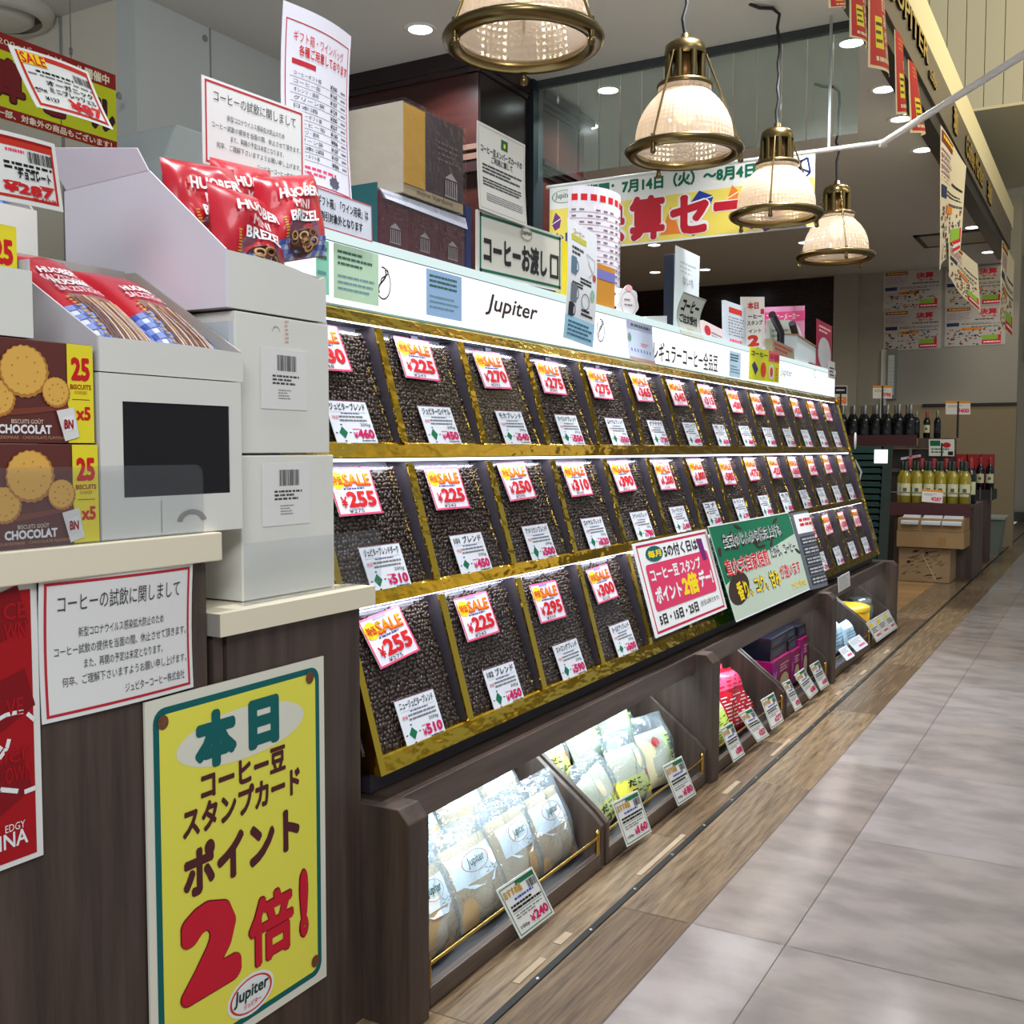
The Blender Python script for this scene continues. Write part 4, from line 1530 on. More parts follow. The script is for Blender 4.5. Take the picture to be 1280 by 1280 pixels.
c.line([(.80, .60), (.84, .56)], .0045, WHITE, 3)
c.line([(.80, .72), (.83, .71), (.90, .735)], .005, WHITE, 3)
c.line([(.925, .745), (.972, .742)], .005, WHITE, 3)
c.text('EDGY', .845, .845, .925, .872, WHITE, 3, .0)
c.text('INA', .82, .875, .935, .93, WHITE, 3, .02)
tag(c.done('red_poster'), 'deep red poster with a thin white border at the left edge of the counter', 'poster')
# ------------------------------------------------------------------ cartons on the lower worktop
CARD_W = mat('carton_white', (222, 222, 214), rough=.65, var=.02, vscale=6)
CARD_L = mat('carton_white_lavender', (226, 224, 236), rough=.6)
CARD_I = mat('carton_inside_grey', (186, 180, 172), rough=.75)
DARKGAP = mat('carton_hole_black', (14, 14, 20), rough=.9)


def carton_label(x0, x1, z0, z1, y):
    c = card_y(x0, x1, z0, z1, y)
    c.base(P('carton_label', (226, 226, 222)), .0005)
    c.barcode(.34, .10, .76, .36, P('print_grey', (70, 70, 74)), 1, 26)
    c.lines(.24, .42, .82, .60, 3, P('print_grey', (70, 70, 74)), 1, .55)
    c.lines(.36, .66, .64, .84, 4, P('print_mid_grey', (130, 130, 132)), 1, .4)
    return c


X0, X1 = 1.060, 1.256
t = thing('white_carton', (1.16, 1.1, .688), 'white carton standing on the lower worktop, bottom of the tall stack', 'carton', 'white cartons in the tall stack')
m = MB()
m.box(X0, X1, 1.03, 1.28, .690, .890, CARD_W)
bd = m.build('body', t, .0015)
carton_label(1.10, 1.20, .79, .878, 1.0288).done('label', bd)
t = thing('white_carton', (1.15, 1.1, .893), 'white carton in the middle of the tall stack, with a small red print', 'carton', 'white cartons in the tall stack')
m = MB()
m.box(1.053, 1.247, 1.03, 1.28, .893, 1.0845, CARD_W)
m.build('body', t, .0015)
c = carton_label(1.10, 1.195, .955, 1.04, 1.0288)
c.ring(.33, -.25, .09, .12, .12, P('carton_scratch', (170, 164, 156)), 1, 16, 3.4, 6.0)
c.lines(.52, -.5, .60, -.1, 6, P('faint_red_print', (220, 150, 140)), 1, .4)
c.done('label', t)
m = MB()
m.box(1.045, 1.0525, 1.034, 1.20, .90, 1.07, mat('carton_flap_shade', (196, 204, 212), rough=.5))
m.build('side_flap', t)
# display carton with the cut-away side
t = thing('display_carton', (1.14, 1.15, 1.087), 'white cut-away display carton holding red pretzel bags on top of the stack', 'carton')
XA, XB = 1.037, 1.242
m = MB()
m.prism_x([(1.03, 1.0875), (1.35, 1.0875), (1.35, 1.275), (1.338, 1.279), (1.172, 1.2835), (1.03, 1.164)], XA, XA + .003, CARD_L)
m.build('side_panel', t)
m = MB()
m.prism_x([(1.03, 1.0875), (1.35, 1.0875), (1.35, 1.275), (1.3, 1.28), (1.25, 1.22), (1.03, 1.152)], XB - .003, XB, CARD_W)
m.build('side_panel', t)
m = MB()
pts = [(XA + .003, 1.163), (XA + .02, 1.1625), (XA + .06, 1.1625), (XA + .1, 1.161), (XA + .14, 1.157), (XA + .17, 1.152), (XA + .19, 1.149), (XB - .003, 1.155)]
m.prism_y([(XA + .003, 1.0875), (XB - .003, 1.0875)] + pts[::-1], 1.03, 1.033, CARD_W)
m.build('front_panel', t)
m = MB()
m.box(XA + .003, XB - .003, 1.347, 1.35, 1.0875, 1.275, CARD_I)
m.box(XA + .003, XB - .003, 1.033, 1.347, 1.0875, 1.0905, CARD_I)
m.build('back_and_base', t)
m = MB()
m.add([(XA, 1.172, 1.2835), (XA, 1.345, 1.277), (XA - .026, 1.362, 1.334), (XA - .012, 1.18, 1.312)], [(0, 1, 2, 3)], CARD_L)
m.build('folded_flap', t, 0, .002)

BREZ = mat('bag_red', (186, 20, 40), rough=.28, coat=.3)
GING = P('gingham_blue', (60, 84, 160))
GINW = P('gingham_white', (206, 212, 230))
MAUVE = P('window_mauve', (128, 76, 92))
PRET = P('pretzel_brown', (120, 76, 44))
PRETL = P('pretzel_light', (190, 150, 104))


def gingham(p, v0, v1, u0=0.0, u1=1.0, nu=14, nv=4, lv=1):
    p.band(v0, v1, GINW, u0, u1, lv)
    for i in range(nu):
        if i % 2 == 0:
            p.rect(u0 + (u1 - u0) * i / nu, v0, u0 + (u1 - u0) * (i + 1) / nu, v1, P('gingham_mid', (120, 140, 200)), lv + .4)
    for j in range(nv):
        if j % 2 == 0:
            for i in range(nu):
                p.rect(u0 + (u1 - u0) * i / nu, v0 + (v1 - v0) * j / nv, u0 + (u1 - u0) * (i + 1) / nu, v0 + (v1 - v0) * (j + 1) / nv, GING if i % 2 == 0 else P('gingham_mid', (120, 140, 200)), lv + .6)


def brezel_bag(TL, TR, BL, t_, seed, label):
    p = Pack(TL, TR, BL, t_, seed, .12, 20)
    p.body(BREZ)
    gingham(p, .80, .995)
    p.ell(.52, .76, .30, .235, MAUVE, 2.2, 26)
    p.ell(.52, .84, .24, .14, P('pretzel_shadow', (70, 44, 30)), 2.5, 22)
    r = random.Random(seed)
    for k in range(9):
        p.ring(.52 + r.uniform(-.18, .18), .83 + r.uniform(-.09, .09), .075, .05, .38, PRET if k % 2 else PRETL, 2.9 + k * .12, 14)
    p.lines(.20, .55, .24, .80, 8, P('gold_ink', (196, 150, 40)), 2.4, .6)
    p.text('HUOBER', .20, .22, .84, .345, WHITE, 3.8, .04)
    p.text('MINI', .36, .38, .66, .48, P('bag_soft_pink', (236, 200, 205)), 3.8, .03)
    p.text('BREZEL', .28, .51, .80, .63, WHITE, 3.8, .035)
    return tag(p.done('pretzel_bag'), label, 'snack bag', 'red mini pretzel bags in the display carton')


def v3(*a):
    return Vector(a)


def bag_px(TL, TR, BL, y0, y1, t_, seed, label):
    return brezel_bag(at(TL, y=y1), at(TR, y=y1), at(BL, y=y0), t_, seed, label)


bag_px((258, 226), (345, 258), (270, 338), 1.065, 1.105, .05, 3, 'red mini pretzel bag in front, just behind the carton front edge')
bag_px((316, 222), (392, 218), (330, 332), 1.075, 1.12, .05, 5, 'red mini pretzel bag at the right with many pretzels in its window')
bag_px((199, 196), (292, 212), (222, 322), 1.13, 1.17, .05, 8, 'red mini pretzel bag at the left against the cut-away side')
bag_px((262, 196), (338, 214), (268, 310), 1.20, 1.225, .05, 9, 'red mini pretzel bag standing at the back of the carton')

# ------------------------------------------------------------------ goods on the upper worktop
UZ = .793
t = thing('window_carton', (.95, 1.1, UZ), 'white carton with a big black rectangular opening on the upper worktop', 'carton')
m = MB()
Y0 = 1.0
wx0, wx1 = .807, 1.030
m.box(wx0, wx1, Y0 + .003, 1.25, UZ + .001, .9855, CARD_W)
m.build('body', t)
m = MB()
HX0, HX1, HZ0, HZ1 = .839, 1.009, .842, .954
for (a, b, c0, d) in ((wx0, HX0, UZ + .001, .9855), (HX1, wx1, UZ + .001, .9855), (HX0, HX1, HZ1, .9855), (HX0, HX1, UZ + .001, HZ0)):
    m.box(a, b, Y0 - .001, Y0 + .0029, c0, d, CARD_W)
fp = m.build('front_panel', t)
m = MB()
m.box(HX0 - .0005, HX1 + .0005, Y0 + .0005, Y0 + .0029, HZ0 - .0005, HZ1 + .0005, DARKGAP)
m.build('opening', t)
c = card_y(.893, .981, .797, .837, Y0 - .0015)
c.line([(.0, .0), (.0, 1.0)], .0008, GREY, 1)
c.ring(.55, .75, .28, .42, .35, P('flap_slot_grey', (150, 148, 144)), 1, 18, 3.3, 6.1)
c.done('tab_slot', fp)
# tray of pretzel sticks
t = thing('pretzel_tray', (.95, 1.12, .99), 'white shelf tray with high sloping sides holding bags of pretzel sticks', 'tray')
TX0, TX1 = .809, 1.036
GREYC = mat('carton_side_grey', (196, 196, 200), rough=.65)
m = MB()
m.prism_y([(TX0, .987), (TX1, .987), (TX1, 1.0245), (.942, 1.027), (TX0, 1.026)], 1.0, 1.003, CARD_W)
m.build('front_panel', t)
SP = [(1.0035, .9875), (1.2195, .9875), (1.2195, 1.145), (1.199, 1.145), (1.0035, 1.027)]
m = MB()
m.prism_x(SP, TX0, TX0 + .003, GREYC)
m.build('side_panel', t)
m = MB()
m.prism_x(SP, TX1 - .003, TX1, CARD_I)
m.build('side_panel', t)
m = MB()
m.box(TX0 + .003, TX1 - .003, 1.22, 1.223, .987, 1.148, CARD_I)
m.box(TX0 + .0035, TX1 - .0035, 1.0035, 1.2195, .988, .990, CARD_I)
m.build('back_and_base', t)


def stick_bag(x0, x1, y0, z0, y1, z1, seed, label, t_=.035):
    p = Pack((x0, y1, z1), (x1, y1, z1), (x0, y0, z0), t_, seed, .06, 16)
    p.body(BREZ)
    gingham(p, .60, .995, 0, 1, 12, 8)
    pts = [(.25, .50), (.66, .46), (.86, .99), (.40, .99)]
    p.band(.47, .99, P('window_mauve_tan', (140, 100, 92)), .26, .84, 2.2)
    r = random.Random(seed)
    for k in range(13):
        u = .28 + .042 * k
        p.rect(u, .53 + r.uniform(-.03, .03), u + .026, .99, r.choice((PRET, PRETL, P('pretzel_salt', (216, 186, 150)), PRET)), 2.6)
    p.text('HUOBER', .26, .29, .74, .36, WHITE, 2.4, .04)
    p.text('SALZSTICKS', .22, .38, .80, .445, P('bag_soft_pink', (236, 200, 205)), 2.4, .03)
    p.lines(.2, .5, .24, .9, 12, P('gold_ink', (196, 150, 40)), 2.4, .6)
    return tag(p.done('pretzel_stick_bag'), label, 'snack bag', 'red pretzel stick bags in the tray')


stick_bag(.818, .930, 1.015, 1.009, 1.199, 1.128, 4, 'red pretzel stick bag at the left of the tray, in front')
stick_bag(.923, 1.028, 1.015, 1.009, 1.199, 1.133, 6, 'red pretzel stick bag at the right of the tray, in front')
stick_bag(.818, .928, 1.068, 1.026, 1.213, 1.143, 14, 'red pretzel stick bag behind, at the left of the tray')
# biscuit boxes
CHOC = mat('biscuit_box_brown', (98, 44, 36), rough=.35)
BISC = P('biscuit_gold', (226, 176, 84))
BISD = P('biscuit_edge', (186, 126, 56))
YB = mat('biscuit_box_yellow', (238, 222, 40), rough=.35)


def biscuit_box(x1, z0, z1, label, w=.1845, y=1.0, dark=True):
    t = thing('biscuit_box', (x1 - w / 2, y + .05, z0), label, 'biscuit box', 'chocolate biscuit boxes at the left')
    m = MB()
    m.box(x1 - w, x1, y, y + .11, z0, z1, CHOC)
    t = m.build('carton', t, .001)
    c = card_y(x1 - w + .0005, x1 - .0005, z0 + .0005, z1 - .0005, y - .0004)
    s = .034 / w
    c.rect(1 - s, 0, 1, 1, YB, 1)
    c.text('25', 1 - s * .86, .13, 1 - s * .14, .37, RED, 2, .05)
    c.text('BISCUITS', 1 - s * .9, .405, 1 - s * .1, .455, DRED, 2, .03)
    c.text('KOEKJES', 1 - s * .74, .47, 1 - s * .26, .51, GOLDINK, 2, .02)
    c.rect(1 - s * .84, .555, 1 - s * .16, .562, DRED, 2)
    c.text('x5', 1 - s * .70, .63, 1 - s * .14, .77, RED, 2, .04)
    for (u, v, r_) in ((.53, .31, .26), (.735, .50, .155), (.36, .58, .18)):
        if w < .1:
            continue
        lv = {.26: 2.4, .155: 3.4, .18: 1.6}[r_]
        c.ell(u, v, r_ * .115 / w, r_, BISD, lv, 44, 0, -.05)
        c.ell(u - .004, v - .012, r_ * .105 / w, r_ * .92, BISC, lv + .3, 44, 0, -.05)
        for k in range(9):
            a = k * .7
            c.ell(u + math.cos(a) * r_ * .06 / w, v + math.sin(a) * r_ * .55, .006, .01, BISD, lv + .5, 8)
    if w > .1:
        c.poly([(.30, .70), (.55, .66), (.82, .62), (.82, .66), (.55, .72), (.30, .76)], P('choc_sheen', (126, 62, 48)), 1.4)
        c.text('BISCUITS GOÛT', .44, .765, .645, .815, P('box_cream', (236, 222, 200)), 2, .01)
        c.text('CHOCOLAT', .355, .825, .70, .915, WHITE, 2, .045)
        c.text('CHOCOLADESMAAK · CHOCOLATE FLAVOUR', .24, .935, .79, .965, P('box_tan', (190, 150, 120)), 2, .0)
        c.poly([(1 - s - .085, .68), (1 - s + .035, .64), (1 - s + .07, .94), (1 - s - .03, .985)], P('sachet_white', (226, 226, 222)), 5)
        c.poly([(1 - s - .05, .75), (1 - s + .025, .72), (1 - s + .045, .86), (1 - s - .02, .89)], WHITE, 6)
        c.text('BN', 1 - s - .038, .765, 1 - s + .026, .86, DRED, 7, .05)
    c.done('front_print', t)


biscuit_box(.804, UZ + .0005, .904, 'chocolate biscuit box resting on the upper worktop, lower of the two')
biscuit_box(.800, .905, 1.0145, 'chocolate biscuit box stacked on top of the other one')
t = thing('shelf_tray', (.70, 1.1, 1.02), 'small white tray with yellow biscuit packets above the biscuit boxes', 'tray')
m = MB()
m.box(.58, .726, 1.0, 1.003, 1.016, 1.0865, CARD_W)
m.build('front_panel', t)
m = MB()
m.box(.723, .726, 1.003, 1.16, 1.016, 1.099, GREYC)
m.build('side_panel', t)
m = MB()
m.box(.58, .723, 1.003, 1.16, 1.016, 1.019, CARD_I)
m.build('base', t)
biscuit_box(.7195, 1.0195, 1.133, 'chocolate biscuit box standing in the small tray above the stack', .088, 1.015)
biscuit_box(.700, 1.0195, 1.177, 'chocolate biscuit box behind, half hidden by the 287 yen card', .078, 1.135)
# tray behind with a blue checked bag, carrying the 287 yen card
t = thing('shelf_tray', (.82, 1.3, 1.1), 'white shelf tray behind the 287 yen card with a checked bag inside', 'tray')
a, b = at((62, 262), y=1.27), at((131, 284), y=1.27)
m = MB()
m.box(.74, .932, 1.27, 1.273, .80, b.z + .002, CARD_W)
m.build('front_panel', t)
m = MB()
m.prism_x([(1.273, .80), (1.45, .80), (1.45, 1.36), (1.40, 1.36), (1.273, b.z)], .929, .932, CARD_I)
m.build('side_panel', t)
m = MB()
m.box(.74, .929, 1.447, 1.45, .80, 1.34, CARD_I)
m.box(.74, .929, 1.273, 1.447, .80, .803, CARD_I)
m.build('back_and_base', t)
p = Pack((.80, 1.40, 1.37), (.918, 1.40, 1.37), (.80, 1.29, 1.19), .04, 22, .05, 12)
p.body(BREZ)
gingham(p, .42, .99)
p.band(.5, .99, P('window_mauve_tan', (140, 100, 92)), .2, .72, 2.4)
for k in range(9):
    p.rect(.23 + .05 * k, .55, .26 + .05 * k, .99, PRETL if k % 2 else PRET, 2.8)
tag(p.done('pretzel_stick_bag'), 'red and blue checked pretzel bag in the rear tray behind the 287 yen card', 'snack bag')


def pop_card(TL, TR, BL, y, big, old, name, extra, label, sale):
    c = Card(at(TL, y=y), at(TR, y=y), at(BL, y=y), lambda u, v: .006 * math.sin(3.1 * u) + .008 * v * v, 8)
    c.base(PAPER, .001)
    REDF = P('pop_red', (196, 44, 30))
    c.frame(.05, .05, .95, .95, .003, REDF, 1)
    c.rect(.05, .05, .95, .13, REDF, 1)
    if sale:
        c.rect(.07, .06, .36, .25, YELLOW, 2)
        c.text('SALE', .08, .07, .35, .24, RED, 3, .02)
    c.barcode(.68, .2, .93, .33, BLACK, 2, 18)
    c.lines(.2, .30, .66, .36, 1, BLACK, 1, .6)
    c.lines(.10, .37, .93, .42, 1, GREY, 1, .6)
    for i, s in enumerate(name):
        c.text(s, .26, .45 + .12 * i, .88, .55 + .12 * i, BLACK, 3, .035)
    c.line([(.1, .70), (.93, .68)], .0012, REDF, 2)
    c.text('¥' + big, .44, .70, .90, .89, RED, 3, .045)
    c.lines(.66, .90, .90, .935, 1, REDF, 2, .7)
    for s, a, b_, d, e in extra:
        c.text(s, a, b_, d, e, BLACK, 3, .03)
    return tag(c.done('price_sign'), label, 'price sign', 'red bordered price signs above the snacks')


pop_card((10, 55), (110, 90), (40, 135), 1.0, '87', '', ('オーガニック', 'ミニプレッツェル'), (('40g', .08, .63, .22, .69), ('¥127', .16, .76, .32, .83)), 'tilted SALE sign reading 87 yen in front of the yellow banner', True)
c = Card(at((-62, 148), y=1.0), at((68, 180), y=1.0), at((-48, 242), y=1.0), lambda u, v: .004 * math.sin(3.1 * u), 8)
c.base(PAPER, .001)
REDF = P('pop_red', (196, 44, 30))
c.frame(.04, .06, .955, .93, .003, REDF, 1)
c.rect(.04, .06, .955, .19, REDF, 1)
c.barcode(.67, .22, .93, .38, BLACK, 2, 18)
c.lines(.45, .22, .64, .28, 1, PINK, 1, .7)
c.lines(.42, .40, .92, .53, 2, BLACK, 1, .6)
c.text('チョコレート', .54, .50, .89, .64, BLACK, 3, .04)
c.line([(.42, .70), (.92, .69)], .0014, REDF, 2)
c.text('¥287', .38, .70, .90, .855, RED, 3, .045)
c.text('¥309', .66, .855, .92, .915, REDF, 3, .0)
tag(c.done('price_sign'), 'price sign reading 287 yen at the left edge above the pretzel tray', 'price sign', 'red bordered price signs above the snacks')
# clear acrylic guards on the worktop edges
ACR = film('acrylic_guard', (246, 247, 248), gloss=.02, rough=.03, diffuse=.02)
for x0, x1, z0, z1, lb in ((1.041, 1.342, .689, .772, 'clear acrylic guard along the lower worktop in front of the white cartons'), (.60, .951, .794, .8795, 'clear acrylic guard along the upper worktop in front of the biscuit boxes')):
    m = MB()
    r_ = .012
    pts = [(x0, z0), (x1, z0), (x1, z1 - r_)] + [(x1 - r_ + r_ * math.cos(a), z1 - r_ + r_ * math.sin(a)) for a in (.4, .8, 1.2, 1.57)] + [(x0, z1)]
    ya = 1.006 if z0 < .7 else .988
    m.prism_y(pts, ya, ya + .003, ACR)
    if z0 < .7:
        m.box(x0, 1.299, 1.009, 1.027, .6885, .6905, ACR)
    else:
        m.box(x0, x1, .991, .999, .7935, .7955, ACR)
    tag(m.build('acrylic_guard'), lb, 'guard', 'clear acrylic guards')

# ------------------------------------------------------------------ things on and above the light box sign
TOP = 1.2842
A_, B_, C_ = at((252, 93), y=1.245), at((380.5, 140), y=1.245), at((258, 205), y=1.245)
c = tasting_notice(Card(A_, (B_.x, 1.245, B_.z), (A_.x, 1.245, A_.z - .135)))
tag(c.done('tasting_notice'), 'white red framed notice standing behind the red pretzel bags', 'notice')
c = Card((1.406, 1.253, 1.662), (1.589, 1.253, 1.662), (1.406, 1.253, 1.355), lambda u, v: .012 * math.sin(3.1 * u) - .02 * v * (1 - v) * 4 * .4, 8)
c.base(P('list_paper', (228, 228, 238)), .001)
c.frame(.04, .08, .96, .97, .002, P('notice_red', (190, 40, 54)), 1)
c.text('ギフト箱・ワインバッグ', .13, .13, .86, .19, RED, 2, .0)
c.text('各種ご用意しております', .20, .20, .94, .26, RED, 2, .02)
c.rect(.12, .285, .42, .315, P('notice_red', (190, 40, 54)), 1)
r9 = random.Random(9)
for i in range(11):
    v = .35 + .045 * i
    c.text(('コーヒーギフト箱', 'コーヒー缶', 'オレンジ・透明', 'グリーン袋', '日本酒')[i % 5], .14, v, .14 + r9.uniform(.3, .42), v + .024, BLACK, 2, .01)
    c.text('¥' + ('300', '160', '107', '129', '300', '227', '160', '86', '107', '107', '86')[i], .64, v, .76, v + .026, BLACK, 2, .02)
    c.lines(.83, v + .005, .92, v + .02, 1, GREY, 1, .8)
    c.rect(.10, v + .034, .94, v + .036, BLACK, 1)
c.lines(.1, .86, .7, .92, 2, PINK, 1, .5)
c.ell(.66, .92, .07, .03, P('list_flower', (90, 90, 110)), 2, 16, 0, .3)
tag(c.done('price_list_sheet'), 'tall curved white price list sheet with red heading standing left of the tea boxes', 'sign sheet')
c = Card((1.416, 1.2, 1.347), (1.578, 1.2, 1.345), (1.418, 1.2, 1.281)).base(P('gift_notice_paper', (222, 228, 240)), .001)
c.frame(0, 0, 1, 1, .0022, P('gift_notice_red', (200, 90, 110)), 1)
c.text('「ギフト箱」「ワイン用袋」は', .03, .18, .93, .45, BLACK, 2, .02)
c.text('割引対象外となります', .10, .56, .82, .82, BLACK, 2, .03)
tag(c.done('gift_notice'), 'small white notice with black Japanese lettering propped left of the wrapped tea boxes', 'notice')
# faint green and blue slips on the lit sign
for (a, b, e, ink, lb, rows) in (((417, 303), (473, 318), (418, 372), (196, 228, 196), 'pale green slip with two small text blocks on the lit sign', 6), ((533, 335), (577, 346), (532, 393), (166, 204, 244), 'pale blue slip on the lit sign left of the big lettering', 6), ((395, 298), (411, 305), (396, 366), (150, 226, 196), 'green slip at the very left of the lit sign', 4), ((912, 438), (926, 441), (911, 470), (186, 214, 236), 'narrow pale blue slip on the lit sign left of the yellow notice', 6)):
    A, B, E_ = at(a, y=1.2065), at(b, y=1.2065), at(e, y=1.2065)
    c = Card(A, (B.x, A.y, A.z), (A.x, A.y, E_.z)).base(P('slip_%d' % ink[0], ink), .0008)
    c.lines(.08, .08, .85, .40, rows // 2, P('slip_ink', (70, 110, 96)), 1, .45, .05, ink[0])
    c.lines(.08, .52, .9, .86, rows // 2, P('slip_ink_pale', (120, 160, 170)), 1, .35, .05, ink[1])
    tag(c.done('paper_slip'), lb, 'paper slip', 'slips on the lit sign')
# wrapped tea boxes
TEALB = mat('tea_box_teal', (28, 82, 84), rough=.4)
MAR = mat('tea_box_maroon', (86, 30, 44), rough=.4)
TGOLD = mat('tea_box_gold', (196, 150, 60), rough=.35, metal=.2)
TDARK = mat('tea_box_plum', (60, 44, 54), rough=.4)
TCREAM = mat('tea_box_grey_cream', (188, 178, 160), rough=.6)
WRAP = film('cellophane_wrap', (250, 250, 250), gloss=.04, rough=.08, bump=.5, bscale=45)


def temple(c, u0, u1, v0, v1, m_):
    c.poly([(u0, v0 + (v1 - v0) * .28), ((u0 + u1) / 2, v0), (u1, v0 + (v1 - v0) * .28)], m_, 1)
    for i in range(6):
        u = u0 + (u1 - u0) * (.05 + .17 * i)
        c.rect(u, v0 + (v1 - v0) * .34, u + (u1 - u0) * .07, v1, m_, 1)
    c.rect(u0, v0 + (v1 - v0) * .96, u1, v1 + .01, m_, 1)


TINK = P('temple_ink', (168, 160, 160))
ty = 1.232
for i, (x0, x1) in enumerate(((1.640, 1.741), (1.743, 1.842), (1.844, 1.948))):
    t = thing('tea_box', ((x0 + x1) / 2, 1.28, TOP), 'maroon tea box with temple print, %s from left under the big wrapped box' % ORD[i], 'tea box', 'maroon tea boxes on the sign')
    m = MB()
    m.box(x0, x1, ty, 1.34, TOP, 1.392, MAR)
    cb = m.build('carton', t, .001)
    c = card_y(x0, x1, TOP, 1.392, ty - .0006)
    temple(c, .36, .72, .50, .86, TINK)
    c.lines(.30, .12, .75, .45, 4, P('tea_print', (128, 70, 84)), 1, .3, .2, i)
    c.done('front_print', cb)
    if i == 0:
        m = MB()
        m.box(x0 - .003, x0 - .0005, ty, 1.34, TOP, 1.405, TEALB)
        m.build('end_panel', t)
    m = MB()
    m.box(x0 + .0003, x1 - .0003, ty - .004, ty - .0035, TOP, 1.396, WRAP)
    m.build('cellophane', t)
m = MB()
m.hexa([(1.66, ty - .006, 1.378), (1.952, ty - .006, 1.372), (1.952, ty - .004, 1.372), (1.66, ty - .004, 1.378)], [(1.645, ty + .0, 1.396), (1.952, ty + .0, 1.396), (1.952, 1.3, 1.397), (1.645, 1.3, 1.397)], P('label_band_pale', (206, 210, 224)))
tag(m.build('label_band'), 'pale paper band lying over the front edge of the maroon tea boxes', 'paper band')
t = thing('tea_box', (1.83, 1.28, 1.398), 'big cellophane wrapped tea box with gold stripe, on top of the maroon boxes', 'tea box')
bx0, bx1, bz0, bz1 = 1.716, 1.934, 1.400, 1.578
zt_ = .025
m = MB()
m.box(bx0 + .001, bx1, ty - .006, 1.36, bz0 + .02, bz1, TDARK)
m.box(bx0 + .0, bx1, ty - .006, 1.36, bz0, bz0 + .02, mat('tea_box_lid_tan', (166, 150, 120), rough=.5))
m.build('carton', t, .001)
m = MB()
m.box(bx0 - .002, bx0, ty - .006, 1.36, bz0 + .002, bz1 - .001, TCREAM)
m.build('end_panel', t)
m = MB()
m.box(bx0, bx0 + .072, ty - .008, ty - .006, bz0 + .02, bz1 - .004, TGOLD)
m.build('gold_stripe', t)
c = card_y(bx0, bx1, bz0, bz1, ty - .0075)
temple(c, .66, .88, .58, .86, TINK)
c.lines(.55, .25, .9, .5, 4, P('tea_print_grey', (120, 104, 112)), 1, .3, .2, 4)
c.text('more Verdone', .2, .905, .8, .96, P('tea_ink_brown', (90, 66, 60)), 1, .01)
c.done('front_print', t)
m = MB()
m.box(bx0 - .005, bx1 + .004, ty - .012, 1.364, bz0 - .001, bz1 + .004, WRAP)
m.build('cellophane', t)
# blue box and handover sign
m = MB()
m.box(1.955, 1.975, 1.232, 1.33, TOP, 1.425, mat('book_blue', (30, 44, 96), rough=.4))
tag(m.build('blue_box'), 'narrow dark blue box between the tea boxes and the green framed sign', 'box')
c = Card((1.999, 1.23, 1.424), (2.405, 1.23, 1.436), (1.999, 1.23, 1.286)).base(P('sign_cream', (214, 212, 200)), .006)
c.frame(.0, .0, 1, 1, .003, P('sign_cream', (214, 212, 200)), 1)
c.frame(.02, .04, .98, .96, .0065, P('sign_green', (14, 96, 72)), 1)
for u, v in ((.03, .06), (.97, .06), (.03, .94), (.97, .94)):
    c.ell(u, v, .014, .035, BLACK, 2, 12)
c.text('コーヒーお渡し', .06, .34, .80, .82, P('sign_dark', (34, 34, 40)), 2, .045)
c.frame(.84, .38, .955, .80, .0085, P('sign_dark', (34, 34, 40)), 2)
c.ell(.54, .16, .075, .115, P('sign_cream', (214, 212, 200)), 3)
c.ring(.54, .16, .07, .105, .1, P('logo_gold', (150, 120, 70)), 4)
c.text('Jupiter', .48, .09, .60, .20, P('logo_green', (20, 60, 50)), 5, .02, .1)
tag(c.done('handover_sign'), 'cream sign with green frame and large black lettering standing on the sign box', 'sign')
c = Card((1.985, 1.2225, 1.611), (2.20, 1.2225, 1.611), (1.995, 1.2225, 1.424), lambda u, v: -.012 * v * (1 - v), 6).base(P('member_paper', (216, 216, 208)), .001)
c.frame(.03, .03, .97, .97, .0008, GREY, 1)
c.rect(.48, .08, .62, .20, P('leaf_green', (40, 96, 56)), 1)
c.rect(.53, .12, .57, .17, LIME, 2)
c.text('コーヒー豆メンバーズカードの', .07, .235, .93, .32, BLACK, 2, .03)
c.text('ご利用に関して', .28, .33, .72, .41, BLACK, 2, .025)
c.lines(.10, .44, .92, .56, 3, P('print_grey', (70, 70, 74)), 1, .6, .03, 1)
c.lines(.10, .60, .90, .70, 3, P('print_grey', (70, 70, 74)), 1, .6, .03, 2)
c.lines(.16, .77, .92, .87, 4, P('print_mid_grey', (130, 130, 132)), 1, .5, .03, 3)
tag(c.done('members_sheet'), 'white members card sheet with a small green square, rising above the green framed sign', 'sign sheet')
m = MB()
m.box(2.41, 2.47, 1.236, 1.25, TOP, 1.43, P('sign_yellow', (240, 220, 30)))
tag(m.build('yellow_board'), 'bright yellow board between the green framed sign and the hanging leaflet', 'board')
# leaflet hanging over the sign front
c = Card((2.370, 1.196, 1.472), (2.556, 1.196, 1.462), (2.348, 1.196, 1.176), lambda u, v: -.008 * u + .006 * math.sin(3.1 * v), 8).base(P('leaflet_paper', (226, 230, 234)), .0008)
c.rect(.0, .80, 1, 1, P('leaflet_blue', (166, 214, 236)), 1)
c.text('コーヒー', .18, .055, .55, .10, GOLDINK, 2, .03)
c.rect(.12, .11, .62, .16, P('leaflet_lime', (190, 190, 70)), 1)
c.lines(.14, .20, .52, .28, 2, BLACK, 1, .6)
for (u, v, w_, h_, cc) in ((.20, .37, .09, .075, P('leaflet_kettle', (90, 120, 140))), (.22, .60, .10, .08, P('leaflet_carafe', (110, 120, 130))), (.16, .745, .08, .06, P('leaflet_pot', (40, 44, 54)))):
    c.rrect(u - w_, v - h_, u + w_, v + h_, .006, cc, 2)
    c.ring(u + w_, v, .07, .05, .3, cc, 2, 14)
c.line([(.62, .22), (.92, .25), (.88, .42), (.62, .22)], .0014, P('leaflet_line', (90, 96, 100)), 2)
c.line([(.66, .30), (.86, .36), (.7, .42)], .0012, P('leaflet_line', (90, 96, 100)), 2)
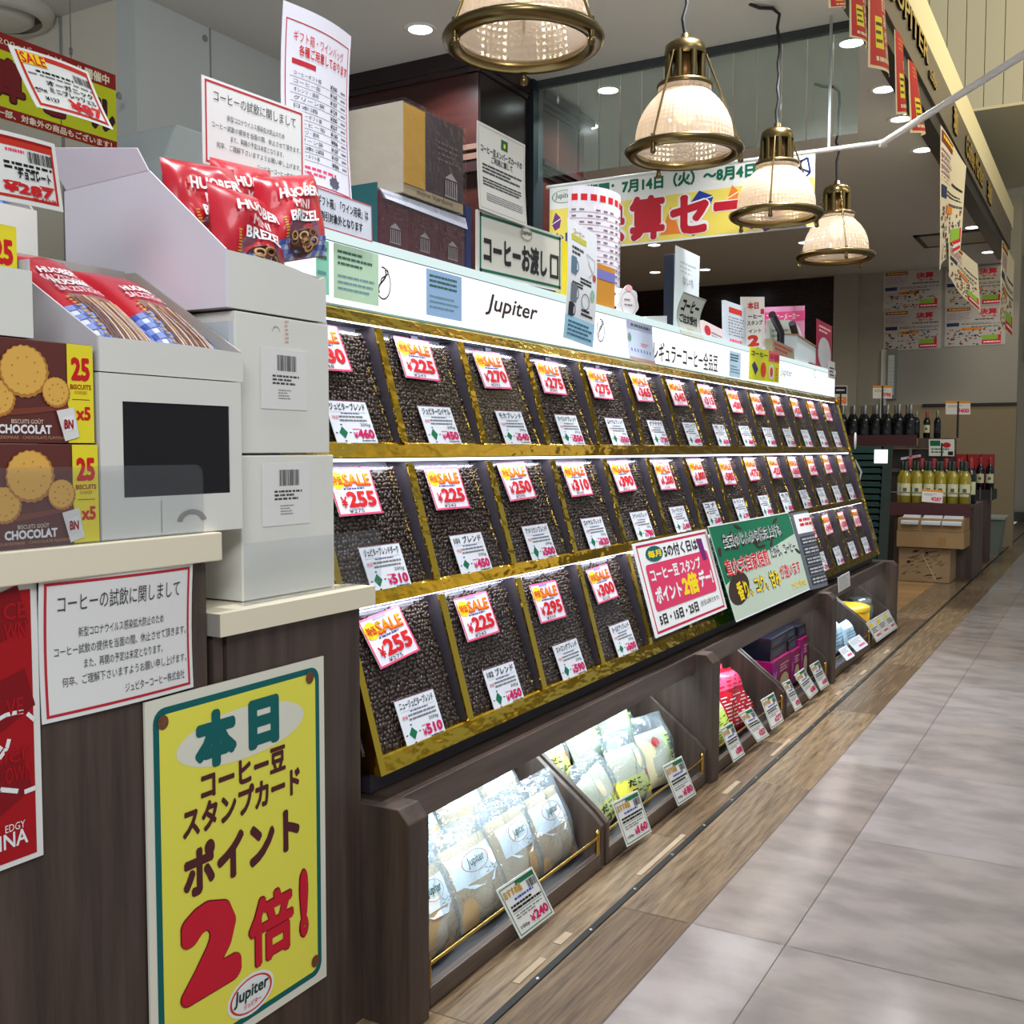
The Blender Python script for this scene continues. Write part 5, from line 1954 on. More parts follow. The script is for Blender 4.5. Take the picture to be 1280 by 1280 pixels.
c.ell(.85, .56, .08, .05, P('leaflet_sage', (150, 190, 170)), 2)
c.ring(.62, .64, .14, .07, .12, P('leaflet_line', (90, 96, 100)), 2)
c.ell(.90, .40, .06, .03, P('leaflet_rust', (180, 80, 60)), 2)
c.lines(.42, .44, .80, .50, 2, BLACK, 1, .6, .05, 8)
c.lines(.16, .50, .58, .55, 2, BLACK, 1, .6, .05, 9)
c.lines(.5, .70, .9, .77, 2, BLACK, 1, .6, .05, 10)
c.lines(.1, .83, .92, .97, 4, P('leaflet_ink', (60, 110, 140)), 2, .5, .05, 11)
tag(c.done('brewing_leaflet'), 'tall illustrated leaflet with a pale blue foot hanging over the lit sign', 'leaflet')
# rolled striped notice behind
q0, q1, q2 = at((714, 243), y=1.35), at((761, 250), y=1.35), at((762, 332), y=1.35)
cx, rad = (q0.x + q1.x) / 2, (q1.x - q0.x) / 2
m = MB()
RW = P('roll_white', (226, 224, 232))


def roll_strip(t0, t1, z0, z1, r_, mm):
    n_ = max(1, int((t1 - t0) * 20))
    for k in range(n_):
        a0, a1 = math.pi * (1 + t0 + (t1 - t0) * k / n_), math.pi * (1 + t0 + (t1 - t0) * (k + 1) / n_)
        m.quad((cx + r_ * math.cos(a0), 1.36 + r_ * .7 * math.sin(a0), z0), (cx + r_ * math.cos(a1), 1.36 + r_ * .7 * math.sin(a1), z0),
               (cx + r_ * math.cos(a1), 1.36 + r_ * .7 * math.sin(a1), z1), (cx + r_ * math.cos(a0), 1.36 + r_ * .7 * math.sin(a0), z1), mm)


roll_strip(0, 1, 1.30, 1.638, rad, RW)
for k in range(10):
    roll_strip(.04 + .09 * k, .10 + .09 * k, 1.598, 1.616, rad + .001, RED)
for j in range(15):
    z0 = 1.32 + .0175 * j
    roll_strip(.02, .98, z0, z0 + .0012, rad + .001, P('roll_rule', (170, 90, 100)))
    for k in range(12):
        if (k * 5 + j * 3) % 4:
            roll_strip(.04 + .077 * k, .085 + .077 * k, z0 + .005, z0 + .010, rad + .001, P('roll_ink', (120, 110, 130)))
tag(m.build('rolled_notice'), 'rolled white notice with red heading and rows of print behind the illustrated leaflet', 'notice')
q = at((758, 330), y=1.26)
m = MB()
m.box(2.60, 2.72, 1.225, 1.25, TOP, 1.40, mat('pack_orange', (206, 140, 40), rough=.4))
m.box(2.60, 2.72, 1.2242, 1.2249, 1.36, 1.385, P('pack_violet', (120, 120, 190)))
tag(m.build('orange_pack'), 'orange pack standing behind the illustrated leaflet', 'pack')
# white cut-out note and its pale companion
c = Card(at((772, 352), y=1.22), at((799, 357), y=1.22), at((772, 398), y=1.22))
pts = []
for k in range(36):
    a = 2 * math.pi * k / 36
    r_ = .46 + .035 * math.sin(7 * a)
    pts.append((.5 + r_ * math.cos(a), .52 + r_ * math.sin(a) * .98))
WN = P('note_white', (236, 232, 232))
c.mb.add([c.p(u, v, 0) for u, v in pts] + [c.p(u, v, -.004) for u, v in pts], [tuple(range(36))[::-1], tuple(range(36, 72))] + [(k, (k + 1) % 36, (k + 1) % 36 + 36, k + 36) for k in range(36)], WN)
c.ell(.5, .12, .16, .09, P('note_pink', (240, 180, 190)), 2)
c.ring(.5, .55, .36, .34, .04, P('note_grey', (170, 170, 176)), 1)
c.lines(.30, .38, .66, .66, 2, P('note_ink', (110, 90, 90)), 2, .3, .2, 6)
c.ell(.45, .93, .3, .05, P('note_pink', (240, 180, 190)), 2)
tag(c.done('cutout_note'), 'white scalloped cut-out note with pink tips standing on the sign box', 'note')
c = Card(at((763, 360), y=1.25), at((777, 360), y=1.25), at((763, 390), y=1.25)).base(WN, .003)
c.ell(.35, .25, .12, .06, P('note_ink', (110, 90, 90)), 1)
c.ell(.35, .82, .18, .06, BLACK, 1)
tag(c.done('cutout_note'), 'pale note card half hidden left of the scalloped cut-out note', 'note')
c = Card(at((783, 398), y=1.2), at((815, 408), y=1.2), at((784, 450), y=1.2), lambda u, v: .01 * v * v, 6).base(P('calendar_paper', (206, 220, 240)), .001)
c.rect(0, 0, 1, .2, P('calendar_violet', (180, 178, 210)), 1).lines(.15, .05, .9, .16, 1, P('slip_ink', (70, 110, 96)), 2, .6)
c.ell(.08, .42, .06, .1, P('calendar_green', (120, 160, 130)), 2)
c.lines(.5, .5, .8, .6, 2, PINK, 1, .5)
for i in range(7):
    c.rect(.1 + .12 * i, .68, .14 + .12 * i, .76, P('calendar_ink', (110, 130, 180)), 1)
c.rect(0, .9, 1, 1, P('calendar_tan', (190, 160, 150)), 1)
tag(c.done('calendar_sheet'), 'small pale blue calendar sheet taped over the lit sign', 'calendar')
m = MB()
a, b = at((801, 408), y=1.24), at((826, 412), y=1.24)
m.hexa([(a.x, 1.22, TOP), (b.x, 1.22, TOP), (b.x, 1.4, TOP), (a.x, 1.4, TOP)], [(a.x, 1.22, TOP + .008), (b.x, 1.22, TOP + .028), (b.x, 1.4, TOP + .034), (a.x, 1.4, TOP + .018)], P('paper_stack_white', (222, 226, 226)))
tag(m.build('paper_stack'), 'low stack of white papers right of the small calendar sheet', 'papers')
# register monitor edge, tall white sheet, coffee order sign
a, b = at((833, 318), y=1.36), at((845, 410), y=1.36)
t = thing('register_monitor', ((a.x + b.x) / 2, 1.36, TOP), 'dark monitor seen edge on behind the tall white sheet', 'monitor')
m = MB()
m.box(a.x, b.x + .04, 1.33, 1.37, TOP + .03, a.z, mat('monitor_navy', (24, 32, 46), rough=.4))
m.build('housing', t, .004)
m = MB()
m.box(a.x + .05, b.x, 1.345, 1.36, TOP, TOP + .03, mat('monitor_navy', (24, 32, 46)))
m.build('stand', t)
c = Card((3.282, 1.262, 1.562), (3.512, 1.262, 1.562), (3.272, 1.262, 1.286)).base(P('tall_sheet_white', (212, 222, 224)), .002)
c.lines(.18, .14, .85, .3, 3, LGREY, 1, .3, .2, 3)
c.text('ないち', .3, .32, .75, .42, P('note_grey', (170, 170, 176)), 2, .02)
tag(c.done('acrylic_sheet'), 'tall pale sheet standing behind the coffee order sign', 'sign sheet')
c = Card((3.195, 1.2, 1.397), (3.41, 1.2, 1.397), (3.18, 1.2, 1.260), lambda u, v: -.02 * math.sin(3.1 * v), 8).base(P('order_paper', (208, 214, 204)), .0015)
c.frame(.02, .02, .98, .98, .0015, P('order_edge', (60, 80, 66)), 1)
c.text('コーヒー', .12, .12, .86, .40, BLACK, 2, .05)
c.text('ご注文受付', .10, .46, .86, .68, BLACK, 2, .045)
c.text('Jupiter', .36, .76, .64, .90, GOLDINK, 2, .02)
tag(c.done('coffee_order_sign'), 'curved pale sign with two rows of bold black lettering on the lit sign edge', 'sign')


def top_sheet(TL, TR, BL, y, col, label, draw=None, th=.002, name='pop_sheet', cat='sign sheet'):
    bl = at(BL, y=y)
    if abs(bl.z - TOP) < .12 and y > 1.21:
        bl.z = TOP
    c = Card(at(TL, y=y), at(TR, y=y), bl).base(P('top_%d_%d_%d' % col, col), th)
    if draw:
        draw(c)
    return tag(c.done(name), label, cat)


top_sheet((879, 400), (903, 412), (880, 420), 1.24, (226, 206, 206), 'pale pink crinkled packet right of the coffee order sign', lambda c: (c.ell(.2, .5, .16, .3, P('notice_red', (190, 40, 54)), 1), c.lines(.4, .4, .95, .8, 2, GREY, 1, .5)), .02, 'snack_packet', 'packet')
top_sheet((906, 375), (932, 384), (907, 427), 1.24, (196, 204, 212), 'clear stand of white brochures with red heading on the lit sign', lambda c: (c.rect(.18, .12, .8, .25, P('pop_red', (196, 44, 30)), 1), c.lines(.15, .32, .9, .8, 7, GREY, 1, .3, .2, 2), c.lines(.2, .85, .8, .95, 1, PINK, 1, .6)), .012, 'brochure_stand', 'brochures')
top_sheet((926, 371), (955.5, 371), (927, 432), 1.27, (222, 218, 214), 'white sign with a red heading and a large red 2, right of the brochures', lambda c: (c.text('本日', .26, .10, .74, .24, P('pop_red', (196, 44, 30)), 1, .05), c.text('ーヒー', .28, .34, .86, .42, BLACK, 1, .04), c.text('スタンプ', .24, .46, .90, .55, BLACK, 1, .03), c.text('イント', .30, .63, .84, .70, BLACK, 1, .03), c.text('2', .25, .74, .74, .97, P('pop_red', (196, 44, 30)), 1, .07), c.rect(.82, .24, .98, .34, P('notice_red', (190, 40, 54)), 1)))
top_sheet((955, 384), (1006, 382), (955, 447), 1.36, (222, 150, 196), 'pink arched pop sign behind the white double points sign', lambda c: (c.ell(.45, .75, .5, .52, P('arch_white', (222, 226, 240)), 1), c.rect(0, .1, 1, .3, P('arch_pink', (222, 70, 140)), 2), c.text('コーヒーメーカー', .05, .13, .85, .26, WHITE, 3, .02), c.text('自動化', .1, .45, .6, .7, P('arch_violet', (110, 110, 190)), 3, .04)))
top_sheet((962, 400), (989, 400), (962, 430), 1.3, (176, 180, 172), 'grey leaflet bundle in front of the pink arched sign', lambda c: c.lines(.1, .2, .9, .9, 5, GREY, 1, .4), .015, 'leaflet_bundle', 'leaflets')
top_sheet((965, 423), (992, 436), (967, 447), 1.23, (150, 136, 108), 'row of small patterned packets lying on the lit sign', lambda c: c.lines(.1, .1, .9, .9, 3, P('notice_red', (190, 40, 54)), 1, .5), .03, 'packet_row', 'packet')
t = thing('order_box', (4.7, 1.3, TOP), 'white open box with brown rim at the far end of the sign', 'box')
a, b = at((996, 418), y=1.23), at((1033, 440), y=1.23)
m = MB()
m.hexa([(a.x, 1.23, TOP), (b.x, 1.23, TOP), (b.x, 1.4, TOP), (a.x, 1.4, TOP)], [(a.x, 1.23, TOP + .115), (b.x, 1.23, TOP + .075), (b.x, 1.4, TOP + .09), (a.x, 1.4, TOP + .13)], P('order_box_white', (206, 216, 220)))
m.build('body', t)
m = MB()
m.hexa([(a.x - .005, 1.225, TOP + .115), (b.x, 1.225, TOP + .075), (b.x, 1.405, TOP + .09), (a.x, 1.405, TOP + .13)], [(a.x - .005, 1.225, TOP + .121), (b.x, 1.225, TOP + .081), (b.x, 1.405, TOP + .096), (a.x, 1.405, TOP + .136)], P('rim_brown', (150, 120, 84)))
m.build('rim', t)
for (p0, p1, lb) in (((965, 393), (976, 415), 'dark pen holder leaning left among the leaflets'), ((990, 404), (997, 428), 'dark pen holder upright among the leaflets')):
    A, B = at(p0, y=1.27), at(p1, y=1.27)
    m = MB()
    m.tube([A, B, (B.x, B.y, TOP)], .016, mat('holder_black', (22, 22, 30), rough=.35), 10)
    tag(m.build('pen_holder'), lb, 'holder', 'dark holders on the sign')
top_sheet((1021, 398), (1040, 408), (1021, 450), 1.225, (150, 40, 66), 'dark pink sign with a pale disc at the far end of the sign box', lambda c: (c.ell(.5, .66, .42, .34, P('disc_pale', (180, 180, 186)), 1), c.lines(.15, .08, .9, .25, 2, P('note_pink', (240, 180, 190)), 1, .5)))
m = MB()
a = at((1036, 455), y=1.25)
m.box(5.22, 5.32, 1.25, 1.28, TOP, TOP + .10, mat('block_wood', (150, 96, 52), rough=.5))
tag(m.build('wooden_block'), 'small wooden block at the far end of the sign box', 'block')
top_sheet((1013, 453), (1030, 460), (1013, 461), 1.22, (140, 24, 36), 'dark red packet at the far end of the sign box', None, .03, 'red_packet', 'packet')
top_sheet((1035, 450), (1043.5, 453), (1035.5, 472), 1.2, (196, 196, 196), 'grey card with dark squares clipped at the very end of the lit sign', lambda c: c.lines(.2, .3, .9, .9, 3, BLACK, 1, .4), .001, 'clip_card', 'card')
c = Card(at((937, 433), y=1.2), at((974.5, 441), y=1.2), at((936, 474), y=1.2)).base(P('notice_yellow', (226, 230, 50)), .0012)
c.rect(.62, .0, 1, .35, P('notice_rose', (224, 110, 120)), 1)
c.text('コーヒー', .05, .10, .58, .25, BLACK, 2, .04)
c.text('半額', .65, .08, .97, .30, P('notice_red', (190, 40, 54)), 2, .03)
c.poly([(.08, .55), (.16, .42), (.28, .65), (.2, .85)], P('notice_navy', (60, 60, 110)), 2)
c.ell(.45, .65, .09, .24, P('notice_scarlet', (230, 70, 50)), 2)
c.ell(.72, .68, .09, .25, WHITE, 2)
c.ell(.72, .68, .05, .16, P('notice_scarlet', (230, 70, 50)), 3)
c.lines(.86, .5, .96, .95, 6, P('notice_scarlet', (230, 70, 50)), 2, .5)
tag(c.done('yellow_notice'), 'bright yellow notice with three small pictures on the far part of the lit sign', 'notice')
# ------------------------------------------------------------------ pendant lamps
LBR = mat('lamp_aged_brass', (120, 104, 68), rough=0.28, metal=1.0)
LDK = mat('lamp_dark_metal', (60, 56, 46), rough=0.35, metal=0.9)


def shade_mat():
    m = bpy.data.materials.new('ribbed_glass_shade')
    m.use_nodes = True
    nt = m.node_tree
    nt.nodes.remove(nt.nodes['Principled BSDF'])
    t = nt.nodes.new('ShaderNodeBsdfTranslucent')
    t.inputs[0].default_value = (0.62, 0.54, 0.46, 1)
    d = nt.nodes.new('ShaderNodeBsdfDiffuse')
    d.inputs[0].default_value = (0.62, 0.55, 0.49, 1)
    tr = nt.nodes.new('ShaderNodeBsdfTransparent')
    tr.inputs[0].default_value = (1, 0.95, 0.86, 1)
    g = nt.nodes.new('ShaderNodeBsdfGlossy')
    g.inputs['Roughness'].default_value = .12
    a = nt.nodes.new('ShaderNodeMixShader')
    a.inputs[0].default_value = .45
    b = nt.nodes.new('ShaderNodeMixShader')
    b.inputs[0].default_value = .14
    c = nt.nodes.new('ShaderNodeMixShader')
    c.inputs[0].default_value = .10
    nt.links.new(t.outputs[0], a.inputs[1])
    nt.links.new(d.outputs[0], a.inputs[2])
    nt.links.new(a.outputs[0], b.inputs[1])
    nt.links.new(tr.outputs[0], b.inputs[2])
    nt.links.new(b.outputs[0], c.inputs[1])
    nt.links.new(g.outputs[0], c.inputs[2])
    nt.links.new(c.outputs[0], nt.nodes['Material Output'].inputs[0])
    return m


SHADE = shade_mat()
BULB = emit('bulb_glow', (255, 226, 178), 5.0)
LAMP_L = ('pendant lamp nearest the viewer, cut off by the picture top', 'second pendant lamp from the viewer, before the banner dates', 'third pendant lamp from the viewer, at the banner right end', 'farthest pendant lamp, with a bent hook in its cord')
for i in range(4):
    x, y, z = 2.105 + 1.012 * i, 1.175, 1.805
    t = thing('pendant_lamp', (x, y, z), 'glass and brass ' + LAMP_L[i], 'pendant lamp', 'pendant lamps over the bean display')
    a0 = .5 + i * .35
    m = MB()
    m.lathe([(.143, .0), (.150, -.010), (.166, -.012), (.178, -.004), (.182, .006), (.178, .014), (.160, .018), (.150, .016), (.143, .0)], (x, y, z), LBR, 56)
    rim = m.build('rim_ring', t)
    m = MB()
    prof = []
    for k in range(25):
        s = k / 24
        r_ = .148 * (1 - s ** 2.3) + .076 * s ** 2.3
        prof.append((r_ + (.0007 if k % 2 else 0), .014 + .165 * (s ** .88)))
    prof += [(.080, .183), (.080, .196), (.074, .200)]
    m.lathe(prof, (x, y, z), SHADE, 128, False, .012)
    m.build('glass_shade', t)
    m = MB()
    m.lathe([(.0005, -.002), (.05, -.001), (.10, .003), (.143, .008)], (x, y, z), film('lamp_bottom_glass', (252, 246, 236), gloss=.05, rough=.15, diffuse=.40), 48)
    m.build('bottom_lens', rim)
    m = MB()
    m.lathe([(.083, 0), (.086, .006), (.083, .014), (.060, .022)], (x, y, z + .192), LBR, 40)
    for k in range(8):
        a = a0 + k * math.pi / 4
        cx, cy = x + .054 * math.cos(a), y + .054 * math.sin(a)
        m.tube([(cx, cy, z + .21), (cx, cy, z + .295)], .0105, LBR, 8)
    m.lathe([(.062, 0), (.063, .010), (.060, .030), (.044, .042), (.014, .048), (.012, .066), (.0001, .068)], (x, y, z + .29), LBR, 36)
    m.build('vented_housing', t)
    m = MB()
    m.lathe([(.0001, 0), (.030, 0), (.030, .09), (.0001, .09)], (x, y, z + .205), mat('lamp_socket', (150, 110, 60), rough=.4, metal=.6), 20)
    m.build('socket', t)
    m = MB()
    m.lathe([(.0001, -.045), (.022, -.038), (.032, -.015), (.028, .012), (.014, .03), (.0001, .03)], (x, y, z + .135), BULB, 20)
    m.build('bulb', t)
    for k in range(3):
        a = a0 + k * 2.094
        ca, sa = math.cos(a), math.sin(a)
        m = MB()
        m.tube([(x + .064 * ca, y + .064 * sa, z + .292), (x + .072 * ca, y + .072 * sa, z + .27), (x + .168 * ca, y + .168 * sa, z + .02)], .0035, LBR, 8)
        sb = m.build('strut', t)
        m = MB()
        m.tube([(x + .170 * ca, y + .170 * sa, z + .022), (x + .170 * ca, y + .170 * sa, z - .026)], .0065, LBR, 10)
        m.lathe([(.0001, -.012), (.0085, -.008), (.0085, .004), (.005, .008)], (x + .170 * ca, y + .170 * sa, z - .026), LBR, 10)
        m.build('thumb_nut', sb)
    m = MB()
    j = random.Random(i)
    pts = [(x, y, z + .355)]
    n = 9
    for k in range(1, n):
        pts.append((x + j.uniform(-.008, .008), y + j.uniform(-.008, .008), z + .355 + (2.57 - z - .355) * k / n))
    pts += [(x + .004, y, 2.575), (x - .02, y + .02, 2.592), (x - .06, y + .06, 2.588), (x - .09, y + .09, 2.598)]
    m.tube(pts, .0065, mat('lamp_cord_black', (24, 24, 26), rough=.5), 8)
    m.build('cord', t)
    l = bpy.data.lights.new('pendant_bulb', 'POINT')
    l.energy = 2.1
    l.color = (1.0, 0.84, 0.62)
    l.shadow_soft_size = .035
    o = bpy.data.objects.new('pendant_bulb', l)
    COL.objects.link(o)
    o.parent = t
    o.matrix_parent_inverse = t.matrix_world.inverted()
    o.location = (x, y, z + .10)

# ------------------------------------------------------------------ hanging sale banner with its white pole
BX = 4.30
BY = P('banner_yellow', (232, 214, 96))
c = Card((BX, 2.262, 2.078), (BX, 1.070, 2.078), (BX, 2.262, 1.786)).base(P('banner_white', (226, 230, 226)), .0015)
c.rect(.0, .33, 1, .97, BY, 1)
c.ell(.06, .15, .05, .10, P('banner_white2', (214, 222, 214)), 2)
c.ring(.06, .15, .05, .10, .08, GREY, 3)
c.text('Jupiter', .025, .09, .095, .20, BLACK, 4, .01, .1)
GRD = P('banner_green', (12, 104, 80))
c.tpx('期間：7月14日（火）〜8月4日', (733, 231), (944, 221), GRD, 3, .05)
for (u, v, s, cc) in ((.605, .44, .045, P('gem_blue', (30, 60, 150))), (.03, .50, .02, P('gem_purple', (110, 50, 120))), (.72, .42, .02, P('gem_orange', (230, 130, 50))), (.58, .80, .02, P('gem_blue', (30, 60, 150))), (.84, .84, .025, P('gem_purple', (110, 50, 120)))):
    c.poly([(u - s, v + .06), (u - s * .2, v - .12), (u + s, v - .02), (u + s * .7, v + .12), (u - s * .3, v + .16)], cc, 2)
    c.line([(u - s, v + .06), (u + s, v - .02)], .004, WHITE, 3)
c.poly([(.45, .9), (.49, .5), (.53, .9)], P('gem_orange', (230, 130, 50)), 2)
for ru in (1,):
    c.line([(.925, .14), (.975, .06), (.985, .26), (.94, .42), (.925, .14), (.985, .26)], .008, P('gem_navy', (20, 40, 90)), 3)
    c.line([(.94, .42), (.955, .08)], .008, P('gem_navy', (20, 40, 90)), 3)
BRED = P('banner_red', (186, 26, 44))
for s, a, b in (('決', (744, 251), (783, 303)), ('算', (785, 246), (833, 299)), ('セ', (836, 245), (888, 291)), ('ー', (890, 252), (928, 262)), ('ル', (934, 243), (978, 284))):
    c.tpx(s, a, b, WHITE, 3, .11)
    c.tpx(s, (a[0] + 2, a[1] + 1), (b[0] - 2, b[1] - 1), BRED, 5, .05)
c.text('おし', .02, .70, .10, .92, P('banner_blue', (50, 60, 140)), 3, .05)
tag(c.done('sale_banner'), 'long yellow and white sale banner with red characters hanging behind the pendant lamps', 'banner')
t = thing('banner_pole', (BX, .81, 2.09), 'slim white pole carrying the sale banner and bending out past the shop front', 'pole')
PW = mat('pole_white', (216, 218, 218), rough=.4)
J = at((1103, 179), x=BX)
E2 = at((1302, 54), x=3.6)
E2 = J + (E2 - J) * 1.7
m = MB()
m.tube([(BX + .006, 2.28, 2.085), (BX + .004, J.y, J.z + .004)], .009, PW, 10)
m.build('banner_rod', t)
m = MB()
m.tube([J, J + (E2 - J) * .5, E2], .0125, PW, 10)
m.build('outer_rod', t)
m = MB()
m.tube([(J.x + .01, J.y, J.z - .012), (J.x + .01, J.y, J.z + .014)], .015, PW, 10)
m.build('joint', t)
m = MB()
m.tube([(BX + .012, 1.02, 2.09), (BX + .012, 1.02, 2.6)], .006, mat('pole_grey', (170, 180, 182), rough=.5), 8)
m.build('hanger_rod', t)

# ------------------------------------------------------------------ red pennants along the beam
FRED = P('flag_red', (196, 40, 32))


def pennant(TL, TR, BR, BL, y0, y1, label, curl=.02):
    tl, tr, bl, br = at(TL, y=y0), at(TR, y=y1), at(BL, y=y0), at(BR, y=y1)
    c = Card(tl, tr, bl, lambda u, v: curl * math.sin(3.1 * u) * (.3 + v), 8)
    k = (br - bl - (tr - tl))
    p0 = c.p
    c.p = lambda u, v, n=0.0: p0(u, v, n) + k * (u * v)
    c.base(P('flag_edge', (226, 206, 160)), .0008)
    c.rect(.05, .0, .95, .97, FRED, 1)
    c.lines(.25, .05, .75, .22, 3, P('flag_orange', (232, 130, 60)), 2, .5)
    for i, s in enumerate('自家焙煎'):
        c.text(s, .55, .30 + .15 * i, .85, .43 + .15 * i, P('flag_cream', (230, 214, 170)), 2, .02)
    c.rect(.2, .50, .48, .80, P('flag_yellow', (240, 214, 40)), 2)
    c.lines(.22, .53, .46, .77, 3, BLACK, 3, .4)
    c.lines(.2, .87, .85, .93, 1, P('flag_cream', (230, 214, 170)), 2, .7)
    return tag(c.done('red_pennant'), label, 'pennant', 'red pennants along the shop front beam')


pennant((1035, -30), (1056, -30), (1054, 12), (1036, 10), .80, .79, 'red pennant farthest left, only its tip showing at the top of the picture')
pennant((1062, -40), (1082, -30), (1082, 62), (1062, 46), .80, .79, 'red and yellow pennant second from the left, hanging from the beam')
pennant((1086, -50), (1103, -40), (1111, 97), (1085, 84), .80, .79, 'large red pennant with a curled white edge, third from the left')
pennant((1118, 36), (1129, 52), (1129, 145), (1120, 143), .80, .79, 'narrow red pennant, fourth from the left')
pennant((1135, 74), (1145, 88), (1151, 170), (1138, 166), .80, .79, 'narrow red pennant nearest the newspaper flyers', .03)

# ------------------------------------------------------------------ lettering on the fascia
LETB = mat('channel_letter_face', (206, 176, 90), rough=.35, metal=.6)
LETD = mat('channel_letter_side', (32, 28, 26), rough=.5)


def fascia_letters(s, x0, x1, z0, z1, label, bold=.02):
    c = Card((x0, .812, z1), (x1, .812, z1), (x0, .812, z0), lift=.0004)
    c.text(s, 0, 0, 1, 1, LETB, 0, bold)
    # extruded sides: the same outline set back to the fascia
    vs, fs, _ = glyphs(s, bold)
    n = len(vs)
    front = [c.p(u, v, -.0006) for u, v, _ in vs]
    backp = [c.p(u, v, -.0105) for u, v, _ in vs]
    cnt = {}
    for f in fs:
        for a, b in zip(f, f[1:] + f[:1]):
            cnt[(a, b)] = cnt.get((a, b), 0) + 1
    edges = [e for e in cnt if (e[1], e[0]) not in cnt]
    c.mb.add(front + backp, [(a, b, b + n, a + n) for a, b in edges], LETD)
    return tag(c.done('fascia_lettering'), label, 'lettering')


A, B = at((1117, 2), y=.812), at((1157, 72), y=.812)
fascia_letters('JUPITER', 4.42, 5.35, 2.665, 2.785, 'tall gold edged capitals on the bronze beam above the red pennants')
fascia_letters('coffee', 5.40, 5.62, 2.655, 2.715, 'small dark letters right of the tall capitals on the bronze beam')
A = at((1195, 155), y=.812)
fascia_letters('珈', A.x - .08, A.x + .08, 2.63, 2.77, 'dark round emblem on the bronze beam above the hanging newspaper flyer', .05)
a, b = at((1208, 190), y=.812), at((1229, 235), y=.812)
fascia_letters('Coffee Market', a.x, b.x, 2.63, 2.76, 'second group of gold edged letters farther along the bronze beam', .03)
a = at((1237, 250), y=.812)
fascia_letters('珈', a.x - .12, a.x + .16, 2.62, 2.76, 'last dark emblem at the far end of the bronze beam', .05)

# ------------------------------------------------------------------ newspaper flyers
FLY = P('flyer_paper', (186, 180, 172))


def flyer_art(c, seed, red=True):
    r = random.Random(seed)
    c.rect(.03, .02, .42, .10, P('flyer_maroon', (130, 50, 50)), 1).lines(.06, .035, .4, .085, 1, YELLOW, 2, .5)
    c.lines(.04, .13, .42, .33, 5, P('flyer_violet', (150, 130, 160)), 1, .35, .1, seed)
    c.rect(.03, .40, .24, .49, P('flyer_navy', (40, 50, 90)), 1)
    c.lines(.28, .41, .95, .47, 2, BLACK, 1, .4, .1, seed + 1)
    if red:
        c.text('決算', .56, .07, .86, .22, P('flyer_red', (200, 30, 60)), 2, .05)
        c.text('セール', .60, .23, .86, .29, P('flyer_red', (200, 30, 60)), 2, .05)
    c.lines(.5, .31, .95, .36, 1, BLACK, 1, .5, .1, seed + 2)
    c.rect(.28, .53, .62, .60, P('flyer_orange', (220, 130, 40)), 1)
    c.rect(.62, .74, .88, .86, P('flyer_lime', (140, 180, 60)), 1)
    c.rect(.62, .86, .93, .97, P('flyer_red', (200, 30, 60)), 1)
    c.rect(.88, .74, .93, .86, P('flyer_red', (200, 30, 60)), 1)
    c.lines(.65, .88, .92, .95, 1, WHITE, 2, .5)
    cols = [P('flyer_bottle', (40, 50, 50)), P('flyer_rust', (170, 80, 50)), P('flyer_maroon', (130, 50, 50)), P('flyer_slate', (80, 90, 110))]
    c.lines(.44, .50, .97, .54, 1, P('flyer_slate', (80, 90, 110)), 1, .6, .1, seed + 5)
    c.lines(.03, .14, .42, .38, 9, P('flyer_rust', (170, 80, 50)), 1, .2, .3, seed + 6)
    for i in range(80):
        u, v = r.uniform(.03, .92), r.uniform(.54, .95)
        if u > .58 and v > .71:
            continue
        w, h = r.uniform(.015, .05), r.uniform(.015, .045)
        c.rect(u, v, u + w, v + h, r.choice(cols), 1)
    return c


for (y0, y1, z0, z1, lb, sd) in ((1.98, 1.455, 2.225, 2.597, 'newspaper flyer at the upper left on the back wall', 1), (1.97, 1.45, 1.848, 2.222, 'newspaper flyer at the lower left on the back wall', 2), (1.425, .91, 2.225, 2.59, 'newspaper flyer at the upper right on the back wall', 3), (1.42, .90, 1.86, 2.222, 'newspaper flyer at the lower right on the back wall', 4)):
    c = card_x(y0, y1, z0, z1, 10.676).base(FLY, .001)
    tag(flyer_art(c, sd).done('newspaper_flyer'), lb, 'flyer', 'newspaper flyers on the back wall')


def hang_flyer(TL, TR, BR, BL, y0, y1, label, sd, curl=.05):
    tl, tr, bl, br = at(TL, y=y0), at(TR, y=y1), at(BL, y=y0), at(BR, y=y1)
    c = Card(tl, tr, bl, lambda u, v: .25 * curl * math.sin(6.2 * u + 2 * v) * (.2 + v), 10, .003)
    k = (br - bl - (tr - tl))
    p0 = c.p
    c.p = lambda u, v, n=0.0: p0(u, v, n) + k * (u * v)
    c.base(P('flyer_warm', (214, 204, 178)), .001)
    flyer_art(c, sd, False)
    return tag(c.done('hanging_flyer'), label, 'flyer', 'newspaper flyers hanging from the beam')


hang_flyer((1176, 156), (1208, 208), (1197, 312), (1171, 338), .80, .78, 'long newspaper flyer hanging from the beam, nearer piece', 11)
hang_flyer((1186, 300), (1222, 330), (1224, 392), (1184, 345), .79, .76, 'curled lower newspaper page hanging below the long flyer', 12, .03)
hang_flyer((1253, 300), (1268, 326), (1263, 425), (1247, 392), .80, .78, 'narrow newspaper flyer hanging at the far end of the beam', 13)
# framed notice on the back wall
c = card_x(1.915, 1.858, 1.42, 1.80, 10.638).base(P('wall_notice_pale', (196, 200, 196)), .002)
c.lines(.1, .1, .9, .9, 9, LGREY, 1, .3)
tag(c.done('wall_notice'), 'pale framed notice on the pillar beside the pinned flyers', 'notice')

